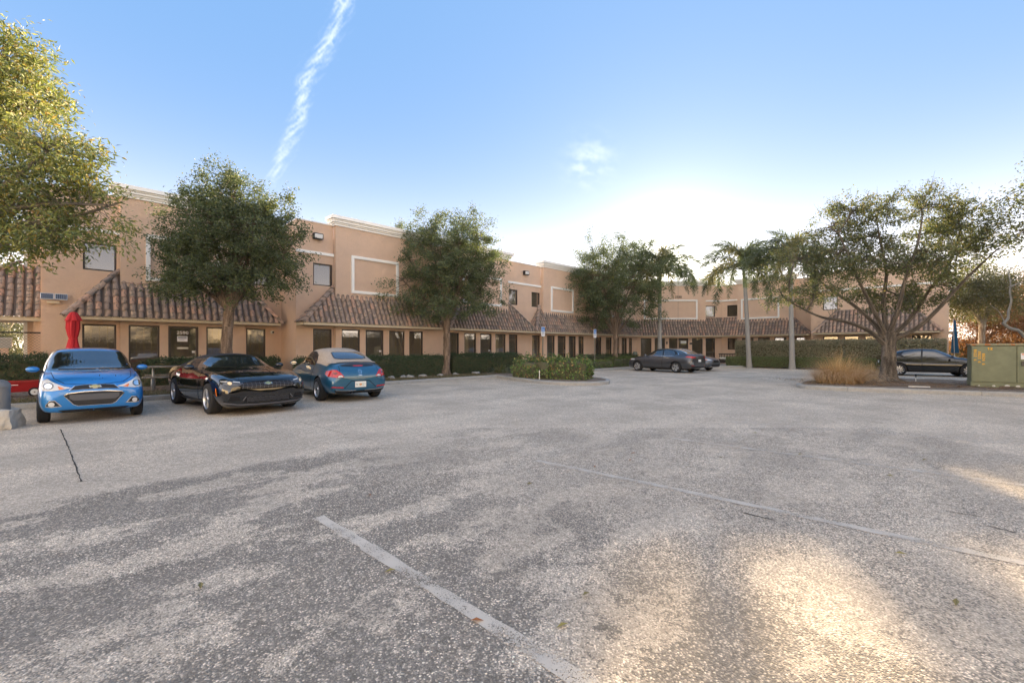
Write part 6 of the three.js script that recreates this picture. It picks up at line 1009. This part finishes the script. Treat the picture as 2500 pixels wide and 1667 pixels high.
// parking signs
function parkingSign(px, o, label) {
  const [x, d] = hA(px, o), t = thing('parking_sign', label, 'sign', [x, 0.1, -d], Math.PI / 4, 'disabled parking signs'), white = std([0.78, 0.78, 0.77], 0.45), blue = std([0.01, 0.17, 0.52], 0.4);
  const rr = (w, h, r) => { const s = new THREE.Shape(); s.moveTo(-w / 2 + r, -h / 2); s.lineTo(w / 2 - r, -h / 2); s.quadraticCurveTo(w / 2, -h / 2, w / 2, -h / 2 + r); s.lineTo(w / 2, h / 2 - r); s.quadraticCurveTo(w / 2, h / 2, w / 2 - r, h / 2); s.lineTo(-w / 2 + r, h / 2); s.quadraticCurveTo(-w / 2, h / 2, -w / 2, h / 2 - r); s.lineTo(-w / 2, -h / 2 + r); s.quadraticCurveTo(-w / 2, -h / 2, -w / 2 + r, -h / 2); return s; };
  obj('post', [bx(0.05, 2.6, 0.02, 0, 1.3, 0), bx(0.015, 2.6, 0.03, -0.02, 1.3, 0.01), bx(0.015, 2.6, 0.03, 0.02, 1.3, 0.01)], std([0.3, 0.29, 0.24], 0.5, { metalness: 0.6 }), t);
  const pl = obj('plate', new THREE.ExtrudeGeometry(rr(0.31, 0.55, 0.03), { depth: 0.004, bevelEnabled: false }).translate(0, 2.32, 0.03), white, t); obj('blue_field', new THREE.ExtrudeGeometry(rr(0.275, 0.265, 0.012), { depth: 0.002, bevelEnabled: false }).translate(0, 2.445, 0.035), blue, t);
  const z = 0.039, dd = 0.003; obj('wheelchair_symbol', [new THREE.CylinderGeometry(0.017, 0.017, dd, 16).rotateX(Math.PI / 2).translate(-0.02, 2.535, z), bx(0.018, 0.09, dd, -0.018, 2.47, z, 0, 0, 0.08), bx(0.075, 0.016, dd, 0.015, 2.43, z), bx(0.045, 0.013, dd, 0.005, 2.475, z), bx(0.016, 0.075, dd, 0.058, 2.4, z, 0, 0, 0.35), bx(0.035, 0.014, dd, 0.083, 2.368, z, 0, 0, 0.25), new THREE.TorusGeometry(0.055, 0.008, 6, 24, Math.PI * 1.35).rotateZ(Math.PI * 0.72).translate(-0.005, 2.405, z)], white, t);
  const grey = std([0.2, 0.2, 0.24], 0.6); obj('sign_text', [text('PARKING BY', 0.026, 0.002).translate(0, 2.27, 0.035), text('DISABLED', 0.026, 0.002).translate(0, 2.23, 0.035), text('PERMIT ONLY', 0.022, 0.002).translate(0, 2.19, 0.035), bx(0.12, 0.012, 0.002, -0.03, 2.14, 0.035), bx(0.12, 0.012, 0.002, -0.03, 2.11, 0.035)], grey, t);
}
parkingSign(1325, 3.0, 'blue and white disabled parking sign on a post behind the island shrub'); parkingSign(1452, 3.1, 'blue and white disabled parking sign on a post beside the broad tree');
// bench with a pale throw by the corner
{
  const b = atD(1778, 880, 37.2), t = thing('bench', 'dark wooden bench with a pale cloth on it against the corner wall', 'bench', [b.x, 0.12, b.z], -0.35), dk = std([0.035, 0.025, 0.02], 0.6);
  obj('seat', rbx(1.4, 0.05, 0.45, 0.01, 0, 0.42, 0), dk, t); const sl = []; for (let k = 0; k < 11; k++) obj('back_slat', bx(0.06, 0.34, 0.02, -0.6 + k * 0.12, 0.66, -0.2, -0.15, 0, 0), dk, t); obj('back_rail', rbx(1.4, 0.07, 0.035, 0.01, 0, 0.85, -0.22), dk, t);
  for (const s of [-0.66, 0.66]) { obj('leg', bx(0.06, 0.42, 0.06, s, 0.21, 0.18), dk, t); obj('leg', bx(0.06, 0.42, 0.06, s, 0.21, -0.18), dk, t); obj('armrest', bx(0.06, 0.04, 0.44, s, 0.64, 0), dk, t); } obj('front_panel', bx(1.26, 0.3, 0.02, 0, 0.24, 0.15), dk, t);
  const cl = new THREE.PlaneGeometry(1.25, 0.5, 24, 10).rotateX(-Math.PI / 2), p = cl.attributes.position; for (let i = 0; i < p.count; i++) { const zz = p.getZ(i), over = zz > 0.15 ? (zz - 0.15) : 0; p.setXYZ(i, p.getX(i), 0.47 - over * 0.9 + 0.025 * fbm(p.getX(i) * 4, zz * 5, 3) + 0.06 * Math.abs(p.getX(i)) ** 1.5 + (zz < -0.1 ? (-0.1 - zz) * 0.8 : 0), Math.min(zz, 0.24)); } cl.computeVertexNormals();
  const c = obj('cloth_throw', cl, std([0.62, 0.57, 0.45], 0.95)); c.position.copy(t.position); c.rotation.y = -0.35; c.position.y += 0.0; tag(c, 'pale cream cloth spread over the dark bench', 'cloth');
}
// green electric cabinet
{
  const [x, d] = gx(2371, 944, 0.12), t = thing('electric_cabinet', 'green metal electric cabinet with yellow numbers and rust on its lid', 'cabinet', [x, 0.1, -d], rad(90 - 132)), W = 2.1, H = 1.52, DP = 1.5, gN = tileFbm(411, 10, 5);
  const green = new THREE.MeshStandardMaterial({ map: dataTex(256, (u, v) => { const k = 0.92 + 0.35 * (gN(u, v) - 0.5); return [toS(0.2 * k), toS(0.215 * k), toS(0.13 * k)]; }, true, 0.6), roughness: 0.6, metalness: 0.1 }), rustM = new THREE.MeshStandardMaterial({ map: dataTex(256, (u, v) => { const k = smooth(0.52, 0.66, gN(u, v)); return [toS(lerp(0.24, 0.4, k)), toS(lerp(0.24, 0.15, k)), toS(lerp(0.15, 0.05, k))]; }, true, 1.1), roughness: 0.8 });
  obj('base', boxUV(bx(W, 0.2, DP, W / 2, 0.1, -DP / 2)), green, t); obj('case', boxUV(rbx(W - 0.03, H - 0.2, DP - 0.03, 0.012, W / 2, 0.2 + (H - 0.2) / 2 - 0.02, -DP / 2)), green, t);
  obj('lid', boxUV(rbx(W + 0.03, 0.075, DP + 0.06, 0.02, W / 2, H - 0.03, -DP / 2)), rustM, t);
  const d1 = obj('door', boxUV(rbx(1.03, H - 0.3, 0.03, 0.008, 0.03 + 0.515, 0.21 + (H - 0.3) / 2, 0.005)), green, t), d2 = obj('door', boxUV(rbx(0.98, H - 0.3, 0.03, 0.008, 1.08 + 0.49, 0.21 + (H - 0.3) / 2, 0.005)), green, t);
  obj('door_handle', [rbx(0.06, 0.16, 0.05, 0.015, 1.2, 0.86, 0.04), cy(0.03, 0.03, 0.05, 1.2, 0.9, 0.05, 14)], std([0.12, 0.11, 0.1], 0.5, { metalness: 0.7 }), d2);
  obj('warning_label', bx(0.32, 0.2, 0.003, 1.32, 1.1, 0.022), std([0.75, 0.74, 0.72], 0.6), d2); obj('label_heading', bx(0.28, 0.035, 0.002, 1.32, 1.165, 0.025), std([0.7, 0.22, 0.05], 0.6), d2); obj('label_mark', text('3', 0.05, 0.002).translate(1.24, 1.1, 0.0245), std([0.03, 0.03, 0.06], 0.6), d2);
  const yel = std([0.8, 0.4, 0.01], 0.6), col_ = (chars, x0, y0) => chars.split('').forEach((ch, i) => { if (ch !== ' ') obj('number', text(ch, 0.07, 0.003).rotateZ(-Math.PI / 2).translate(x0, y0 - i * 0.068, 0.021), yel, d1); });
  col_('8622 6', 0.11, 1.3); col_('8623 6', 0.21, 1.23); col_('8624 6', 0.31, 1.16);
  obj('number', text('12', 0.085, 0.003).translate(0.46, 1.35, 0.022), yel, d1);
  const w_ = std([0.6, 0.6, 0.55], 0.9), r = mulberry(5); for (const [q, s] of [[0.55, 1], [0.86, 1.6], [1.1, 1.4], [1.6, 1.2], [0.2, 0.7]]) obj('paint_splash', new THREE.CircleGeometry(0.03 * s, 9).scale(1.3, 1, 1).translate(q, 0.06 + 0.02 * s, 0.004), w_, t);
}
// small things in the beds
{
  const [x1, d1] = gx(1317, 926, 0.12), s1 = obj('marker_stake', cy(0.018, 0.018, 0.42, 0, 0.2, 0, 10), std([0.8, 0.79, 0.74], 0.5)); s1.position.set(x1, 0.1, -d1); tag(s1, 'short white plastic stake at the edge of the kerbed island', 'stake');
  const [x2, d2] = gx(2243, 946, 0.15), s2_ = obj('plastic_pipe', bar(V3(-0.28, 0.02, -0.05), V3(0.3, 0.02, 0.1), 0.016, 10), std([0.78, 0.77, 0.72], 0.5)); s2_.position.set(x2, 0.16, -d2); tag(s2_, 'length of white plastic pipe lying on the island soil', 'pipe');
  const [x3, d3] = gx(2237, 930, 0.15), t = thing('sprinkler_head', 'black and white sprinkler riser standing beside the oak trunk', 'sprinkler', [x3, 0.14, -d3]); obj('riser', cy(0.014, 0.014, 0.16, 0, 0.08, 0, 10), std([0.75, 0.73, 0.66], 0.5), t); obj('cap', cy(0.024, 0.02, 0.13, 0, 0.22, 0, 12), blackMat, t);
  const r = mulberry(421), roots = []; for (let k = 0; k < 26; k++) { const t0 = r(), x = lerp(12.6, 18.6, t0), d = lerp(15.6, 13.2, t0) + R(0, 2.2, r), a = rad(120) + R(-0.5, 0.5, r), L = R(0.4, 1.4, r), P = (q) => V3(x + Math.sin(a) * L * q + R(-0.06, 0.06, r), 0.155 + R(-0.01, 0.03, r), -(d + Math.cos(a) * L * q)); roots.push(taperTube([P(-0.5), P(-0.15), P(0.2), P(0.5)], 0.018, 0.006, 5, 8, 0.15)); } const ro = obj('surface_roots', roots, barkBrown); stuff(ro); ro.userData.label = 'brown roots and twigs lying over the island soil'; ro.userData.category = 'roots';
  const rocks = mulberry(431); for (const [px, o] of [[905, 2.1], [955, 2.1], [985, 2.05], [1000, 2.15], [1032, 2.05], [1112, 2.15], [1160, 2.1], [1165, 2.0], [1075, 2.2]]) { const g = new THREE.IcosahedronGeometry(0.14, 2), p = g.attributes.position, e = rocks() * 20; for (let i = 0; i < p.count; i++) { const q = 1 + 0.3 * n3(p.getX(i) * 7 + e, p.getY(i) * 7, p.getZ(i) * 7); p.setXYZ(i, p.getX(i) * q * 1.6, p.getY(i) * q * 0.75, p.getZ(i) * q); } const h = mergeVertices(g.deleteAttribute('normal').deleteAttribute('uv')); h.computeVertexNormals(); const m = obj('rock', boxUV(h), concMat), [x, d] = hA(px, o); m.position.set(x, 0.13, -d); m.rotation.y = rocks() * 6; tag(m, 'pale grey rock at the foot of the long hedge', 'rock', 'rocks along the hedge foot'); }
  const gb = atD(1551, 862, 35.5), ub = thing('utility_box', 'small grey green metal box on legs by the corner wall', 'box', [gb.x, 0.1, gb.z]); obj('case', rbx(0.3, 0.24, 0.2, 0.02, 0, 0.95, 0), std([0.12, 0.16, 0.14], 0.5), ub); obj('leg', cy(0.02, 0.02, 0.84, -0.1, 0.42, 0, 8), blackMat, ub); obj('leg', cy(0.02, 0.02, 0.84, 0.1, 0.42, 0, 8), blackMat, ub);
  // blue feather banner at the far corner of the right wing
  const p = FD.point(dFar + 0.2, 0, 1.0), bt = thing('banner', 'tall blue fabric banner at the far corner of the right wing', 'banner', [p.x, 0, p.z]), cl = new THREE.PlaneGeometry(0.34, 2.1, 8, 16), q = cl.attributes.position; for (let i = 0; i < q.count; i++) { q.setZ(i, 0.06 * Math.sin(q.getX(i) * 9 + q.getY(i))); q.setX(i, q.getX(i) * lerp(1.15, 0.2, (q.getY(i) + 1.05) / 2.1)); } cl.computeVertexNormals(); obj('cloth', cl.rotateY(-0.6).translate(0.1, 2.2, 0), phys([0.005, 0.09, 0.2], 0.8, { transmission: 0.3, thickness: 0 }), bt); obj('pole', bar(V3(0.1, 0, 0), V3(0, 3.35, 0), 0.018, 8), std([0.5, 0.5, 0.5], 0.4), bt);
}
// ---------------------------------------------------------------- across the lot, behind the lens: what the windows mirror
{
  const wh = thing('warehouse', 'long pale warehouse across the lot, mirrored in the office windows', 'building', [0, 0, 0]), f = frame([0.713 * 13, -0.701 * 13], [-0.701, -0.713]);
  const wm = new THREE.MeshStandardMaterial({ color: col(0.8, 0.7, 0.54), map: stuccoMap, roughness: 0.95 });
  f.put(obj('wall', boxUV(bx(30, 7.5, 0.3, -8, 3.75, 0)), wm, wh)); f.put(obj('coping', bx(30.4, 0.3, 0.5, -8, 7.6, 0), trimMat, wh)); f.put(obj('roof', bx(30, 0.2, 14, -8, 7.2, -7.1), roofMat, wh)); f.put(obj('rear_wall', bx(30, 7, 0.3, -8, 3.5, -14), wm, wh));
  const st = thing('storage_building', 'pale storage building at the near end of the lot, mirrored in the right wing windows', 'building', [0, 0, 0]), f2 = frame([0.701 * -19, 0.713 * -19], [-0.713, 0.701]);
  f2.put(obj('wall', boxUV(bx(34, 6, 0.3, 2, 3, 0)), wm, st)); f2.put(obj('coping', bx(34.4, 0.25, 0.5, 2, 6.1, 0), trimMat, st)); f2.put(obj('rear_wall', bx(34, 6, 0.3, 2, 3, -12), wm, st)); f2.put(obj('roof', bx(34, 0.2, 12, 2, 5.8, -6.1), roofMat, st)); for (const k of [-22, -14, -6]) f2.put(obj('door', bx(1.2, 2.2, 0.1, k, 1.1, 0.2), std([0.3, 0.26, 0.2], 0.6), st));
  // trees beside it, planted along the near side of the lot
  const row = (seed, label, s, c, h, tints) => { const X = -0.713 * c + 0.701 * s, D = 0.701 * c + 0.713 * s, r = mulberry(seed), root = thing('tree', label, 'tree', [X, 0, -D], 0, 'trees mirrored in the windows'), wood = [taperTube([V3(0, -0.1, 0), V3(0.05, h * 0.2, 0.05), V3(0, h * 0.42, 0)], 0.2, 0.13, 10, 8, 0.1)], items = [];
    for (let k = 0; k < 170; k++) { const v = V3(gauss(r), gauss(r), gauss(r)).normalize().multiplyScalar(r() ** 0.4), p = V3(v.x * h * 0.4, h * 0.64 + v.y * h * 0.36, v.z * h * 0.4); wood.push(taperTube([V3(0, h * 0.4, 0), V3(p.x * 0.5, lerp(h * 0.4, p.y, 0.6), p.z * 0.5), p], 0.04, 0.006, 4, 4)); for (let j = 0; j < 70; j++) items.push(leafMatrix(p.clone().add(V3(gauss(r), gauss(r), gauss(r)).multiplyScalar(0.3)), V3(R(-1, 1, r), R(-0.2, 1, r), R(-1, 1, r)), V3(R(-1, 1, r), R(-1, 0.4, r), R(-1, 1, r)), R(0.7, 1.3, r), new THREE.Matrix4())); }
    obj('trunk', wood, barkGrey, root); foliage('crown', leafGeo(0.13, 0.06), items, tints, root, r); };
  row(501, 'leafy tree across the lot next to the warehouse end', 27, -9, 6.5, olive); row(502, 'leafy tree across the lot, second past the warehouse', 33, -8, 7.5, fresh); row(503, 'leafy tree across the lot, third past the warehouse', 38, -9, 6.8, olive); row(504, 'leafy tree across the lot, fourth past the warehouse', 47, -9, 7.2, olive); row(505, 'leafy tree across the lot, fifth past the warehouse', 57, -10, 7.5, fresh); row(506, 'leafy tree before the warehouse wall across the lot', 7, -8, 4.6, olive);
  const cs = (s_, c_) => [-0.713 * c_ + 0.701 * s_, 0.701 * c_ + 0.713 * s_];
  hedge({ seed: 511, label: 'long hedge before the warehouse wall across the lot', path: [cs(-12, -11), cs(19, -11)], w: 0.9, h: 2.1, leaf: [0.12, 0.07], density: 110, grp: 'hedges mirrored in the windows' }); hedge({ seed: 512, label: 'long hedge below the trees across the lot', path: [cs(20, -11), cs(64, -11)], w: 1.2, h: 3.0, leaf: [0.14, 0.08], density: 90, grp: 'hedges mirrored in the windows' });
}
// ---------------------------------------------------------------- draw
const renderer = new THREE.WebGLRenderer({ antialias: true });
renderer.toneMapping = THREE.LinearToneMapping;
renderer.toneMappingExposure = EXPOSURE;
renderer.shadowMap.enabled = true;
renderer.setSize(1024, 682);
renderer.render(scene, camera);
